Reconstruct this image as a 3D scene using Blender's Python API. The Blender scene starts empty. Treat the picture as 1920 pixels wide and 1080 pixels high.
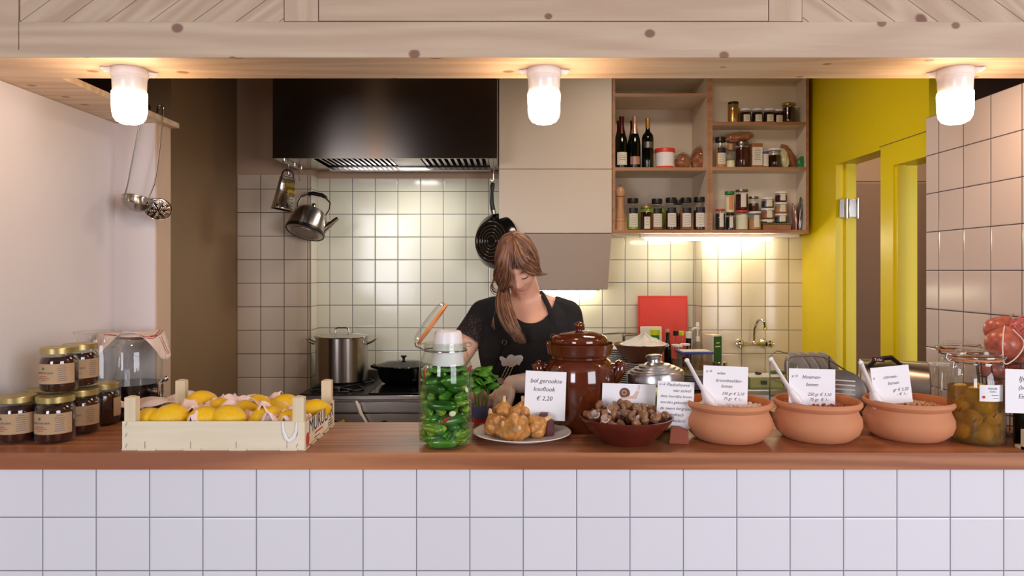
import bpy, bmesh, math, random
from mathutils import Vector, Matrix, Euler, noise
random.seed(7)
PI = math.pi
sc = bpy.context.scene
COL = sc.collection
EYE = 1.58; F = 1350.0; CT = 1.066; WT = 0.88      # eye height, focal length in px, counter top, back worktop

# ---------------------------------------------------------------- camera, world, lights, exposure
cam = bpy.data.objects.new('camera', bpy.data.cameras.new('camera')); COL.objects.link(cam)
cam.location = (0, 0, EYE); cam.rotation_euler = (PI/2, 0, 0)
cam.data.sensor_width = 36; cam.data.lens = F/1920*36; cam.data.shift_y = -33/1920
cam.data.clip_start = 0.05
sc.camera = cam
vs = sc.view_settings
vs.view_transform = 'Standard'; vs.look = 'None'; vs.gamma = 1; vs.use_curve_mapping = False; vs.exposure = -0.06
W = bpy.data.worlds.new('world'); sc.world = W; W.use_nodes = True
W.node_tree.nodes['Background'].inputs[0].default_value = (0.86, 0.84, 1.0, 1)
W.node_tree.nodes['Background'].inputs[1].default_value = 0.36
def area(name, loc, rot, sx, sy, power, color):
    l = bpy.data.lights.new(name, 'AREA'); l.shape = 'RECTANGLE'; l.size = sx; l.size_y = sy
    l.energy = power; l.color = color
    o = bpy.data.objects.new(name, l); COL.objects.link(o); o.location = loc; o.rotation_euler = rot
    return o
# daylight through the shop front, well behind the camera, then an added fill
area('shop_window_daylight', (-2.5, -3.4, 1.9), (math.radians(86), 0, math.radians(-25)), 1.5, 2.0, 140, (0.90, 0.92, 1.0))
area('left_wall_fill_light', (3.3, -2.0, 1.8), (math.radians(86), 0, math.radians(45)), 2.4, 2.2, 168, (0.93, 0.93, 1.0))  # unseen source, added to brighten the left wall
# unseen overhead fill added to brighten the kitchen, above the opening
area('kitchen_fill_light', (.75, 3.4, 2.9), (0, 0, 0), .5, 0.4, 15, (1.0, 0.83, 0.66))

area('far_room_fill_light', (2.5, 4.3, 2.9), (0, 0, 0), .5, .5, 16, (1.0, 0.84, 0.68))  # fill light added to lift the dark room behind the doorways

# ---------------------------------------------------------------- mesh helpers
class MB:
    def __init__(s): s.V = []; s.F = []; s.M = []
    def add(s, V, Fc, m=0, T=None):
        o = len(s.V)
        s.V += [tuple(T @ Vector(v)) if T is not None else tuple(v) for v in V]
        s.F += [tuple(i+o for i in f) for f in Fc]; s.M += [m]*len(Fc)
        return s
    def box(s, x0, x1, y0, y1, z0, z1, m=0, T=None):
        V = [(x, y, z) for z in (z0, z1) for y in (y0, y1) for x in (x0, x1)]
        return s.add(V, [(0,2,3,1),(4,5,7,6),(0,1,5,4),(2,6,7,3),(0,4,6,2),(1,3,7,5)], m, T)
    def lathe(s, prof, seg=32, m=0, T=None, fn=None):
        V = []; Fc = []; rings = []
        for r, z in prof:
            if abs(r) < 1e-6: rings.append([len(V)]); V.append((0, 0, z))
            else:
                rings.append(list(range(len(V), len(V)+seg)))
                for k in range(seg):
                    a = 2*PI*k/seg; V.append((r*math.cos(a), r*math.sin(a), z))
        for A, B in zip(rings, rings[1:]):
            for k in range(seg):
                k2 = (k+1) % seg
                if len(A) == 1 and len(B) == 1: continue
                if len(A) == 1: Fc.append((A[0], B[k2], B[k]))
                elif len(B) == 1: Fc.append((A[k], A[k2], B[0]))
                else: Fc.append((A[k], A[k2], B[k2], B[k]))
        if fn: V = [fn(*v) for v in V]
        return s.add(V, Fc, m, T)
    def tube(s, P, r, seg=8, m=0, T=None, closed=False, flat=1.0):
        P = [Vector(p) for p in P]; n = len(P)
        R = r if isinstance(r, (list, tuple)) else [r]*n
        V = []; Fc = []; up = None
        for i in range(n):
            if closed: d = (P[(i+1) % n]-P[i-1])
            else: d = P[min(i+1, n-1)]-P[max(i-1, 0)]
            if d.length < 1e-9: d = Vector((0, 0, 1))
            d.normalize()
            if up is None:
                up = Vector((0, 0, 1)) if abs(d.z) < .9 else Vector((0, 1, 0))
            a = up - d*up.dot(d)
            if a.length < 1e-6: a = Vector((1, 0, 0)) - d*d.x
            a.normalize(); up = a; b = d.cross(a)
            for k in range(seg):
                t = 2*PI*k/seg; V.append(tuple(P[i]+a*(R[i]*math.cos(t)*flat)+b*(R[i]*math.sin(t))))
        lim = n if closed else n-1
        for i in range(lim):
            j = (i+1) % n
            for k in range(seg):
                k2 = (k+1) % seg; Fc.append((i*seg+k, i*seg+k2, j*seg+k2, j*seg+k))
        if not closed:
            Fc.append(tuple(range(seg-1, -1, -1))); Fc.append(tuple(range((n-1)*seg, n*seg)))
        return s.add(V, Fc, m, T)
    def ball(s, c, r, nu=24, nv=14, m=0, T=None, fn=None):
        if not isinstance(r, (list, tuple)): r = (r, r, r)
        pr = [(math.sin(PI*j/nv), -math.cos(PI*j/nv)) for j in range(nv+1)]
        pr[0] = (0, -1); pr[-1] = (0, 1)
        def g(x, y, z):
            if fn: x, y, z = fn(x, y, z)
            return (c[0]+x*r[0], c[1]+y*r[1], c[2]+z*r[2])
        return s.lathe(pr, nu, m, T, g)
    def grid(s, nu, nv, fn, m=0, T=None):
        V = [fn(i/nu, j/nv) for j in range(nv+1) for i in range(nu+1)]
        Fc = [(j*(nu+1)+i, j*(nu+1)+i+1, (j+1)*(nu+1)+i+1, (j+1)*(nu+1)+i) for j in range(nv) for i in range(nu)]
        return s.add(V, Fc, m, T)
    def prism(s, poly, y0, y1, m=0, T=None):          # outline in x-z, extruded along y
        n = len(poly)
        V = [(x, y0, z) for x, z in poly]+[(x, y1, z) for x, z in poly]
        Fc = [tuple(range(n)), tuple(range(2*n-1, n-1, -1))]+[(i, i+n, (i+1) % n+n, (i+1) % n) for i in range(n)]
        return s.add(V, Fc, m, T)
def T_(loc=(0,0,0), rot=(0,0,0), sc_=1):
    if not isinstance(sc_, (tuple, list)): sc_ = (sc_,)*3
    return Matrix.LocRotScale(Vector(loc), Euler(rot), Vector(sc_))
def obj(name, mb, mat, parent=None, bevel=0, sharp=35, subsurf=0, loc=None, rot=None, label=None, solid=0):
    me = bpy.data.meshes.new(name); me.from_pydata(mb.V, [], mb.F)
    for mm in (mat if isinstance(mat, (list, tuple)) else [mat]): me.materials.append(mm)
    if any(mb.M): me.polygons.foreach_set('material_index', mb.M)
    me.polygons.foreach_set('use_smooth', [True]*len(me.polygons))
    b = bmesh.new(); b.from_mesh(me); bmesh.ops.recalc_face_normals(b, faces=b.faces); b.to_mesh(me); b.free()
    me.set_sharp_from_angle(angle=math.radians(sharp))
    o = bpy.data.objects.new(name, me); COL.objects.link(o)
    if parent is not None: o.parent = parent
    if loc is not None: o.location = loc
    if rot is not None: o.rotation_euler = rot
    if label: o['label'] = label
    if solid:
        md = o.modifiers.new('solid', 'SOLIDIFY'); md.thickness = solid; md.offset = 0
    if bevel:
        md = o.modifiers.new('bevel', 'BEVEL'); md.width = bevel; md.segments = 2; md.limit_method = 'ANGLE'
    if subsurf:
        md = o.modifiers.new('sub', 'SUBSURF'); md.levels = subsurf; md.render_levels = subsurf
    return o
def tag(o, label, cat, group=None, kind=None):
    o['label'] = label; o['category'] = cat
    if group: o['group'] = group
    if kind: o['kind'] = kind
    return o
def thing(name, label, cat, loc=(0,0,0), rot=(0,0,0), group=None):
    o = bpy.data.objects.new(name, None); COL.objects.link(o); o.empty_display_size = .05
    o.location = loc; o.rotation_euler = rot
    return tag(o, label, cat, group)
def struct(name, mb, mat, parent=None, bevel=0, label=None):
    o = obj(name, mb, mat, parent, bevel=bevel)
    if parent is None: o['kind'] = 'structure'
    if label: o['label'] = label
    return o
def dup(root, loc=None, rot=None, label=None, group=None, scale=None):
    r = root.copy(); COL.objects.link(r)
    if loc is not None: r.location = loc
    if rot is not None: r.rotation_euler = rot
    if scale is not None: r.scale = (scale,)*3 if not isinstance(scale, (tuple, list)) else scale
    if label: r['label'] = label
    if group: r['group'] = group
    for ch in list(root.children):
        c = ch.copy(); COL.objects.link(c); c.parent = r
        for g in list(ch.children):
            d = g.copy(); COL.objects.link(d); d.parent = c
    return r
def bake(o):                                          # apply an object's modifiers
    dg = bpy.context.evaluated_depsgraph_get(); dg.update()
    me = bpy.data.meshes.new_from_object(o.evaluated_get(dg)); o.modifiers.clear(); o.data = me
    return o
def X(px, Z): return (px-960)*Z/F                     # measured positions -> metres
def H(py, Z): return EYE-(py-507)*Z/F
_tc = {}
def text_geo(body, size=1, shear=0, align='CENTER', spacing=1.0, line=1.0):
    k = (body, size, shear, align, spacing, line)
    if k in _tc: return _tc[k]
    cu = bpy.data.curves.new('t', 'FONT'); cu.body = body; cu.size = size; cu.shear = shear
    cu.align_x = align; cu.align_y = 'CENTER'; cu.space_character = spacing; cu.space_line = line
    cu.resolution_u = 3; cu.fill_mode = 'FRONT'
    o = bpy.data.objects.new('t', cu); COL.objects.link(o)
    dg = bpy.context.evaluated_depsgraph_get(); dg.update()
    me = bpy.data.meshes.new_from_object(o.evaluated_get(dg))
    V = [tuple(v.co) for v in me.vertices]; Fc = [tuple(p.vertices) for p in me.polygons]
    bpy.data.objects.remove(o); bpy.data.curves.remove(cu); bpy.data.meshes.remove(me)
    _tc[k] = (V, Fc); return V, Fc
def text(mb, body, size, x=0, z=0, y=0, shear=0, align='CENTER', wrap=None, m=0, T=None, line=1.0, spacing=1.0, rot=0):
    V, Fc = text_geo(body, size, shear, align, spacing, line)
    c, s_ = math.cos(rot), math.sin(rot)
    V = [(a*c-b*s_, a*s_+b*c, 0) for a, b, _ in V]
    if wrap: Vn = [(wrap*math.sin((x+a)/wrap), -wrap*math.cos((x+a)/wrap), z+b) for a, b, _ in V]
    else: Vn = [(x+a, y, z+b) for a, b, _ in V]
    return mb.add(Vn, Fc, m, T)

def catmull(P, n=5):
    P = [Vector(p) for p in P]; P = [P[0]*2-P[1]]+P+[P[-1]*2-P[-2]]; out = []
    for i in range(1, len(P)-2):
        for k in range(n):
            t = k/n; a, b, c, d = P[i-1:i+3]
            out.append(.5*((2*b)+(c-a)*t+(2*a-5*b+4*c-d)*t*t+(3*b-a-3*c+d)*t**3))
    out.append(P[-2]); return out
def bars(mb, n, x, z, w, dz, th=.0012, wrap=None, y=0, m=0, T=None, seed=1):      # rows of print too small to read
    rg = random.Random(seed)
    for i in range(n):
        ww = w*rg.uniform(.55, 1); zz = z-i*dz
        f = (lambda u, v: (wrap*math.sin((x+ww*(u-.5))/wrap), -wrap*math.cos((x+ww*(u-.5))/wrap), zz+th*(v-.5))) if wrap else (lambda u, v: (x+ww*(u-.5), y, zz+th*(v-.5)))
        mb.grid(6, 1, f, m, T)
ORD = ['lowest', 'second', 'third', 'fourth', 'fifth', 'sixth', 'seventh', 'eighth', 'ninth', 'tenth', 'eleventh', 'twelfth', 'thirteenth', 'fourteenth', 'fifteenth', 'sixteenth', 'seventeenth', 'eighteenth', 'nineteenth', 'twentieth']
# ---------------------------------------------------------------- materials
def L(c):
    if isinstance(c, str): c = [int(c[i:i+2], 16)/255 for i in (0, 2, 4)]
    return tuple(((x/12.92) if x <= .04045 else ((x+.055)/1.055)**2.4) for x in c)+(1,)
class NT:
    def __init__(s, name):
        s.mat = bpy.data.materials.new(name); s.mat.use_nodes = True; s.t = s.mat.node_tree
        s.t.nodes.clear(); s.out = s.n('ShaderNodeOutputMaterial')
    def n(s, ty, **kw):
        nd = s.t.nodes.new(ty)
        for k, v in kw.items(): setattr(nd, k, v)
        return nd
    def l(s, a, b): s.t.links.new(a, b)
    def val(s, inp, v):
        if hasattr(v, 'links') or hasattr(v, 'is_linked'): s.l(v, inp)
        else: inp.default_value = v
    def math(s, op, a, b=0.0, c=0.0, clamp=False):
        nd = s.n('ShaderNodeMath', operation=op, use_clamp=clamp)
        for i, v in enumerate((a, b, c)):
            if isinstance(v, (int, float)): nd.inputs[i].default_value = v
            else: s.l(v, nd.inputs[i])
        return nd.outputs[0]
    def mix(s, fac, a, b, blend='MIX'):
        nd = s.n('ShaderNodeMix', data_type='RGBA', blend_type=blend)
        for i, v in ((0, fac), (6, a), (7, b)):
            if isinstance(v, (int, float)): nd.inputs[i].default_value = v
            elif isinstance(v, tuple): nd.inputs[i].default_value = v
            else: s.l(v, nd.inputs[i])
        return nd.outputs[2]
    def pos(s, obj_=True):
        return s.n('ShaderNodeTexCoord').outputs['Object']
    def mapping(s, v, scale=(1,1,1), loc=(0,0,0), rot=(0,0,0)):
        nd = s.n('ShaderNodeMapping'); s.l(v, nd.inputs[0])
        nd.inputs[1].default_value = loc; nd.inputs[2].default_value = rot; nd.inputs[3].default_value = scale
        return nd.outputs[0]
    def noise(s, v, scale, detail=3, rough=.5, dist=0):
        nd = s.n('ShaderNodeTexNoise'); s.l(v, nd.inputs['Vector'])
        nd.inputs['Scale'].default_value = scale; nd.inputs['Detail'].default_value = detail
        nd.inputs['Roughness'].default_value = rough; nd.inputs['Distortion'].default_value = dist
        return nd.outputs[0]
    def ramp(s, v, stops):
        nd = s.n('ShaderNodeValToRGB'); s.l(v, nd.inputs[0]); e = nd.color_ramp.elements
        while len(e) < len(stops): e.new(.5)
        for el, (p, c) in zip(e, stops): el.position = p; el.color = c
        return nd.outputs[0]
    def voro2(s, v, plane, scale):
        sp = s.n('ShaderNodeSeparateXYZ'); s.l(v, sp.inputs[0]); cb = s.n('ShaderNodeCombineXYZ')
        s.l(sp.outputs[0], cb.inputs[0]); s.l(sp.outputs[2 if plane == 'XZ' else 1], cb.inputs[1])
        vo = s.n('ShaderNodeTexVoronoi', voronoi_dimensions='2D'); s.l(cb.outputs[0], vo.inputs['Vector']); vo.inputs['Scale'].default_value = scale
        return vo
    def bump(s, h, strength=.3, dist=.002):
        nd = s.n('ShaderNodeBump'); s.l(h, nd.inputs['Height']); nd.inputs['Strength'].default_value = strength
        nd.inputs['Distance'].default_value = dist; return nd.outputs[0]
    def bsdf(s, color, rough=.5, metal=0, normal=None, **kw):
        b = s.n('ShaderNodeBsdfPrincipled')
        for k, v in (('Base Color', color), ('Roughness', rough), ('Metallic', metal)):
            if isinstance(v, (int, float, tuple)): b.inputs[k].default_value = v
            else: s.l(v, b.inputs[k])
        if normal is not None: s.l(normal, b.inputs['Normal'])
        for k, v in kw.items():
            k = k.replace('_', ' ')
            if isinstance(v, (int, float, tuple)): b.inputs[k].default_value = v
            else: s.l(v, b.inputs[k])
        s.l(b.outputs[0], s.out.inputs[0]); return b
def plain(name, c, rough=.5, metal=0, var=.06, scale=18, bump=0, bscale=60, **kw):
    n = NT(name); p = n.pos(); a = L(c)
    f = n.noise(p, scale)
    lo = tuple(x*(1-var*2) for x in a[:3])+(1,); hi = tuple(min(1, x*(1+var*2)) for x in a[:3])+(1,)
    col = n.mix(f, lo, hi); nm = None
    if bump: nm = n.bump(n.noise(p, bscale, 4), bump)
    n.bsdf(col, rough, metal, nm, **kw); return n.mat
def wood(name, c1, c2, axis='X', scale=1.0, rough=.5, knots=0, knotc='6b4a38', grain=.5, coat=0, grainc=14, knotplane='XZ'):
    n = NT(name); p = n.pos()
    sc3 = {'X': (1.2, 14, 14), 'Y': (14, 1.2, 14), 'Z': (14, 14, 1.2)}[axis]
    v = n.mapping(p, tuple(k*scale for k in sc3))
    big = n.noise(n.mapping(p, tuple(k*scale*.16 for k in sc3)), 1.6, 2, .5, .4)
    g = n.noise(v, grainc/6, 5, .6, .6)
    rings = n.math('SINE', n.math('MULTIPLY', big, 70.0))
    f = n.math('ADD', n.math('MULTIPLY', g, .7), n.math('MULTIPLY', rings, .16*grain))
    col = n.ramp(f, [(.2, L(c2)), (.62, L(c1))])
    if knots:
        ks = {'X': (.8, 1, 1), 'Y': (1, .8, 1), 'Z': (1, 1, .8)}[axis]
        vo = n.voro2(n.mapping(p, ks, (.37, 0, .21)), knotplane, knots)
        sz = n.n('ShaderNodeSeparateColor'); n.l(vo.outputs['Color'], sz.inputs[0])
        d = n.math('DIVIDE', vo.outputs['Distance'], n.math('ADD', n.math('MULTIPLY', sz.outputs[0], .9), .25))
        k = n.ramp(d, [(.055, (.9,.9,.9,1)), (.085, (0,0,0,1))])
        col = n.mix(k, col, L(knotc))
    n.bsdf(col, rough, 0, n.bump(g, .15, .001), **({'Coat_Weight': coat, 'Coat_Roughness': .15} if coat else {}))
    return n.mat
def tiles(name, c, cg, ua, va, u0, v0, pitch=.15, g=.0035, rough=.15, var=.04, bevel=True):
    n = NT(name); sp = n.n('ShaderNodeSeparateXYZ'); n.l(n.pos(), sp.inputs[0])
    u = n.math('SUBTRACT', sp.outputs[ua], u0); v = n.math('SUBTRACT', sp.outputs[va], v0)
    du = n.math('PINGPONG', u, pitch/2); dv = n.math('PINGPONG', v, pitch/2)
    d = n.math('MINIMUM', du, dv)
    mk = n.ramp(n.math('DIVIDE', d, g), [(.42, (1,1,1,1)), (.58, (0,0,0,1))])
    h = n.math('DIVIDE', d, .006, clamp=True)
    fl = n.n('ShaderNodeCombineXYZ')
    n.l(n.math('FLOOR', n.math('DIVIDE', u, pitch)), fl.inputs[0]); n.l(n.math('FLOOR', n.math('DIVIDE', v, pitch)), fl.inputs[1])
    wn = n.n('ShaderNodeTexWhiteNoise'); n.l(fl.outputs[0], wn.inputs[0])
    a = L(c)
    tc = n.mix(wn.outputs[0], tuple(x*(1-var) for x in a[:3])+(1,), tuple(min(1, x*(1+var)) for x in a[:3])+(1,))
    col = n.mix(mk, tc, L(cg))
    wob = n.noise(n.pos(), 9, 2)
    nm = n.bump(n.math('ADD', n.math('MULTIPLY', h, 1.0), n.math('MULTIPLY', wob, .25)), .35, .003)
    n.bsdf(col, n.mix(mk, (rough,)*3+(1,), (.8,.8,.8,1)), 0, nm, Specular_IOR_Level=.38); return n.mat
def brushed(name, c, rough=.3, aniso=.8, axis='Z', streak='X'):
    n = NT(name); p = n.pos()
    sc3 = {'X': (2, 300, 300), 'Z': (300, 300, 2), 'Y': (300, 2, 300)}[streak]
    g = n.noise(n.mapping(p, sc3), 1, 3)
    tn = n.n('ShaderNodeTangent', direction_type='RADIAL', axis=axis)
    a = L(c); col = n.mix(g, tuple(x*.82 for x in a[:3])+(1,), a)
    n.bsdf(col, rough, 1, n.bump(g, .04, .0005), Anisotropic=aniso, Anisotropic_Rotation=.25, Tangent=tn.outputs[0]); return n.mat
def thin_glass(name, tint=(.975,.985,.98,1), refl=1.0, rough=.03, edge=.25):
    n = NT(name)
    tr = n.n('ShaderNodeBsdfTransparent'); tr.inputs[0].default_value = tint
    gl = n.n('ShaderNodeBsdfGlossy'); gl.inputs['Roughness'].default_value = rough
    lw = n.n('ShaderNodeLayerWeight'); lw.inputs[0].default_value = .35
    f = n.math('ADD', n.math('MULTIPLY', n.math('POWER', lw.outputs['Facing'], 2.5), .55*refl), .05*refl, clamp=True)
    df = n.n('ShaderNodeBsdfDiffuse'); df.inputs[0].default_value = (.8,.8,.78,1)
    m0 = n.n('ShaderNodeMixShader'); n.l(n.math('MULTIPLY', n.math('POWER', lw.outputs['Facing'], 3.0), edge), m0.inputs[0])
    n.l(tr.outputs[0], m0.inputs[1]); n.l(df.outputs[0], m0.inputs[2])
    m = n.n('ShaderNodeMixShader'); n.l(f, m.inputs[0]); n.l(m0.outputs[0], m.inputs[1]); n.l(gl.outputs[0], m.inputs[2])
    n.l(m.outputs[0], n.out.inputs[0]); return n.mat
def emit(name, c, s):
    n = NT(name); e = n.n('ShaderNodeEmission'); e.inputs[0].default_value = L(c); e.inputs[1].default_value = s
    n.l(e.outputs[0], n.out.inputs[0]); return n.mat
M = {}
M['pine'] = wood('pale_pine', 'ccb49a', 'bda188', 'X', 1, .55, 5.5, '7c5340', 1.0)
M['pine_z'] = wood('pale_pine_upright', 'cdb59b', 'bda188', 'Z', 1, .55, 2.2, '7c5340', 1.0)
M['soffit'] = wood('pine_soffit', 'e6cfb4', 'd2b494', 'X', 1, .5, 5.0, '9a6a48', 1.0, knotplane='XY')
M['groove'] = plain('groove_shadow_gap', '7a5a48', .8)
M['oak'] = wood('oiled_counter_wood', 'b8784c', '935634', 'X', .8, .42, 2.2, '5a3424', 1.2, coat=.08)
M['walnut'] = wood('walnut_edge', 'b98862', '9a6a4a', 'X', 1, .5)
M['crate'] = wood('poplar_veneer', 'efe3cc', 'dccba8', 'X', .7, .6, 0, grain=.7)
M['crate_z'] = wood('poplar_post', 'ecdcc0', 'd6bf98', 'Z', .9, .6)
M['tile_front'] = tiles('white_front_tiles', 'e2e0e4', '8d8a92', 0, 2, -1.448+.142, CT-.048, .1505, .0028, .22, .025)
M['tile_alcove'] = tiles('cream_alcove_tiles', 'e0dccb', '6e7076', 0, 2, -1.21, 2.095-1.5, .1508, .0042, .12)
M['tile_left'] = tiles('cream_side_tiles', 'dccbb8', '5d4c48', 0, 2, -1.757, 2.095-1.5, .1505, .0042, .15)
M['tile_rt'] = tiles('cream_sink_tiles', 'e0d2b8', '8a7a66', 0, 2, 1.316, 2.095-1.5, .1508, .0042, .12)
M['tile_ret'] = tiles('cream_return_tiles', 'ddd6c4', '7a7266', 1, 2, 4.60, 2.095-1.5, .1508, .0042, .12)
M['tile_right'] = tiles('white_side_tiles', 'd9c8c2', '4c4248', 1, 2, 2.84-.083, EYE-1.5, .150, .0036, .16)
M['white_wall'] = plain('white_painted_wall', 'dcd6d8', .75, var=.015, scale=3)
M['nib'] = plain('cream_painted_edge', 'd2b59c', .7, var=.02)
M['brown_wall'] = plain('brown_laminate', '8e7050', .55, var=.04, scale=4)
M['pink_wall'] = plain('pale_clay_paint', 'c3a58c', .8, var=.03, scale=3)
M['dark_wall'] = plain('dark_brown_paint', '43291d', .85)
M['yellow'] = plain('yellow_paint', 'ead200', .38, var=.02, scale=3)
M['beige_room'] = plain('beige_lacquer', 'ae8c70', .6, var=.03)
M['taupe'] = plain('taupe_lacquer', '90705a', .5, var=.03)
M['white_lam'] = plain('white_laminate', 'd6c6b4', .38, var=.015, scale=4)
M['white_lam2'] = plain('pinkish_white_laminate', 'ccb8a8', .45, var=.015, scale=4)
M['shelf_in'] = plain('shelf_interior', 'e2d2be', .55, var=.02, scale=4)
M['floor'] = plain('grey_kitchen_floor', '6a625c', .5, var=.1, scale=6)
M['ceil'] = plain('kitchen_ceiling_paint', '8a7462', .8)
M['steel'] = brushed('brushed_stainless', 'b4aca6', .30, .85)
M['hood'] = brushed('hood_stainless', '958a82', .20, .95)
M['steel_s'] = plain('polished_steel', 'c4beb8', .16, 1, .03)
M['steel_d'] = plain('dull_steel', '8f8a86', .35, 1, .05)
M['chrome'] = plain('chrome', 'd9d7d6', .06, 1, .02)
M['alu'] = plain('spun_aluminium', 'c6c6ca', .28, 1, .04)
M['black_iron'] = plain('black_cast_iron', '131112', .35, 0, .1)
M['black_gl'] = plain('black_enamel', '0b0b0d', .13, 0, .05)
M['black_pl'] = plain('black_plastic', '141213', .4)
M['room_wall'] = plain('dining_room_paint', 'a89c94', .8)
M['dark_gap'] = plain('dark_slot', '0c0a09', .8)
M['glass'] = thin_glass('clear_glass')
M['glass_g'] = thin_glass('greenish_glass', (.94,.97,.93,1))
M['plastic_clear'] = thin_glass('clear_plastic', (.90,.88,.86,1), 1.2, .12, .55)
M['porcelain'] = plain('white_porcelain', 'e6dedb', .2, 0, .02)
M['opal'] = emit('opal_lamp_glass', 'ffd6ac', 46)
M['tube_e'] = emit('fluorescent_tube', 'fff0c8', 42)
M['white_pl'] = plain('white_plastic', 'ece6e6', .35, 0, .02)
M['white_cer'] = plain('white_glazed_ceramic', 'e9e5e4', .15, 0, .02)
M['card'] = plain('white_card', 'f0edf0', .7, 0, .01)
M['ink'] = plain('black_ink', '26242c', .7)
M['ink_g'] = plain('grey_ink', '5d5a66', .7)
M['terra'] = plain('terracotta', 'c98760', .75, 0, .06, 9, .12, 90)
M['terra_in'] = plain('terracotta_inside', 'c0703f', .8, 0, .06)
M['crock'] = plain('brown_salt_glaze', '57240f', .10, 0, .35, 10, .05, 20, Coat_Weight=.6, Coat_Roughness=.05)
M['redbowl'] = plain('dark_red_glaze', '5e2318', .16, 0, .25, 9)
M['block'] = plain('oxblood_painted_wood', '571f1c', .5)
M['block_b'] = plain('red_brown_wood_block', '8a4229', .5)
M['lemon'] = plain('lemon_peel', 'f0bd0e', .38, 0, .10, 8, .25, 160, Subsurface_Weight=.1, Subsurface_Radius=(.01,.008,.002))
M['tissue'] = plain('pink_tissue_paper', 'f0d4cc', .8, 0, .03)
M['honey'] = plain('dark_honey', '32120c', .12, 0, .3)
M['gold_lid'] = plain('pale_gold_lid', 'b8a468', .32, .75, .08)
M['kraft'] = plain('kraft_label', 'b2926e', .75, 0, .03)
M['skin'] = plain('skin', 'e0a88c', .5, 0, .035, 22, .03, 300, Subsurface_Weight=.15, Subsurface_Radius=(.02,.008,.004))
M['lip'] = plain('lips', 'c0605a', .4)
M['lash'] = plain('eyelashes', '3a2018', .6)
M['black_cloth'] = plain('black_jersey', '0e0c0e', .85, 0, .2, 40, .2, 300)
M['apron'] = plain('black_apron_canvas', '100e10', .9, 0, .2, 60, .25, 500)
M['print'] = plain('white_screen_print', 'd8cdc8', .8)
M['glove'] = plain('disposable_glove', 'edd8cd', .45, 0, .03, 20, .35, 60)
M['red'] = plain('red_plastic', 'd63a28', .42, 0, .03)
M['green'] = plain('green_plastic', '1f7a3c', .4)
M['green_box'] = plain('green_carton', '1f5a2c', .5)
M['blue'] = plain('blue_plastic', '3a4fa8', .4)
M['paper'] = plain('paper_label', 'ddd2c2', .7)
M['brownbag'] = plain('brown_contents', '9a5f3a', .5, 0, .2, 30, .4, 60)
M['leaf'] = plain('basil_leaf', '4f8f28', .4, 0, .25, 30, .2, 40)
M['cuke'] = plain('cucumber_skin', '356f1c', .22, 0, .35, 20, .3, 90)
M['cuke2'] = plain('pale_gherkin', '8aa52a', .25, 0, .3, 16)
M['garlic'] = plain('smoked_garlic', 'bf8548', .36, 0, .42, 2.6, .5, 3)
M['garlic_l'] = plain('fresh_garlic_clove', 'e6dfb8', .4)
M['snail'] = plain('snail_shell_brown', '8e6446', .33, 0, .35, 30)
M['snail_lip'] = plain('snail_shell_lip', 'e2d8d0', .4)
M['wine'] = plain('dark_wine', '1a0508', .06, 0, .1)
M['cloth'] = plain('pink_white_cotton', 'ecd5c8', .85, 0, .04, 20, .2, 60)
M['cloth_red'] = plain('red_woven_stripe', 'a8283a', .85)
M['walnut_w'] = plain('turned_beech', 'bd8a60', .4, 0, .08, 8)
M['onion'] = plain('red_onion_skin', 'b8604c', .3, 0, .35, 2.2, .1, 8)
M['rubber'] = plain('orange_rubber_seal', 'd8854c', .5)
M['bottle_dk'] = plain('dark_green_bottle_glass', '0a0d0a', .07, 0, .05)
M['foil_r'] = plain('dark_red_foil', '4a1a18', .3, .6)
M['foil_p'] = plain('pink_foil', 'cf9c90', .3, .6)
M['foil_g'] = plain('gold_foil', 'c09048', .3, .7)

# ---------------------------------------------------------------- the setting
def S(name, boxes, mat, parent=None, bevel=0, label=None):
    mb = MB()
    for b in boxes: mb.box(*b)
    return struct(name, mb, mat, parent, bevel, label)
S('floor', [(-5.0, 5.0, -4.6, 5.3, -.05, 0)], M['floor'])
# dining room around the camera, seen only in reflections
S('wall_room_back', [(-5.0, 5.0, -4.6, -4.5, 0, 3.0)], M['room_wall'])
S('wall_room_left', [(-5.0, -4.9, -4.5, 1.9, 0, 3.0), (-4.9, -2.5, 1.9, 2.03, 0, 3.0)], M['room_wall'])
S('wall_room_right', [(4.9, 5.0, -4.5, 1.9, 0, 3.0), (3.0, 4.9, 1.9, 2.03, 0, 3.0)], M['room_wall'])
S('ceiling_room', [(-5.0, 5.0, -4.6, 2.0, 3.0, 3.06)], M['room_wall'])
S('ceiling', [(-2.6, 3.2, 2.0, 5.3, 3.0, 3.06)], M['ceil'])
# tiled front of the counter
n_front = tiles('white_front_tiles_grid', 'e2e0e6', '84818c', 0, 2, .0319, .877-.152*5, .152, .003, .22, .02)
S('wall_front', [(-1.616, 1.634, 2.05, 2.12, 0, CT-.048)], n_front)
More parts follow.
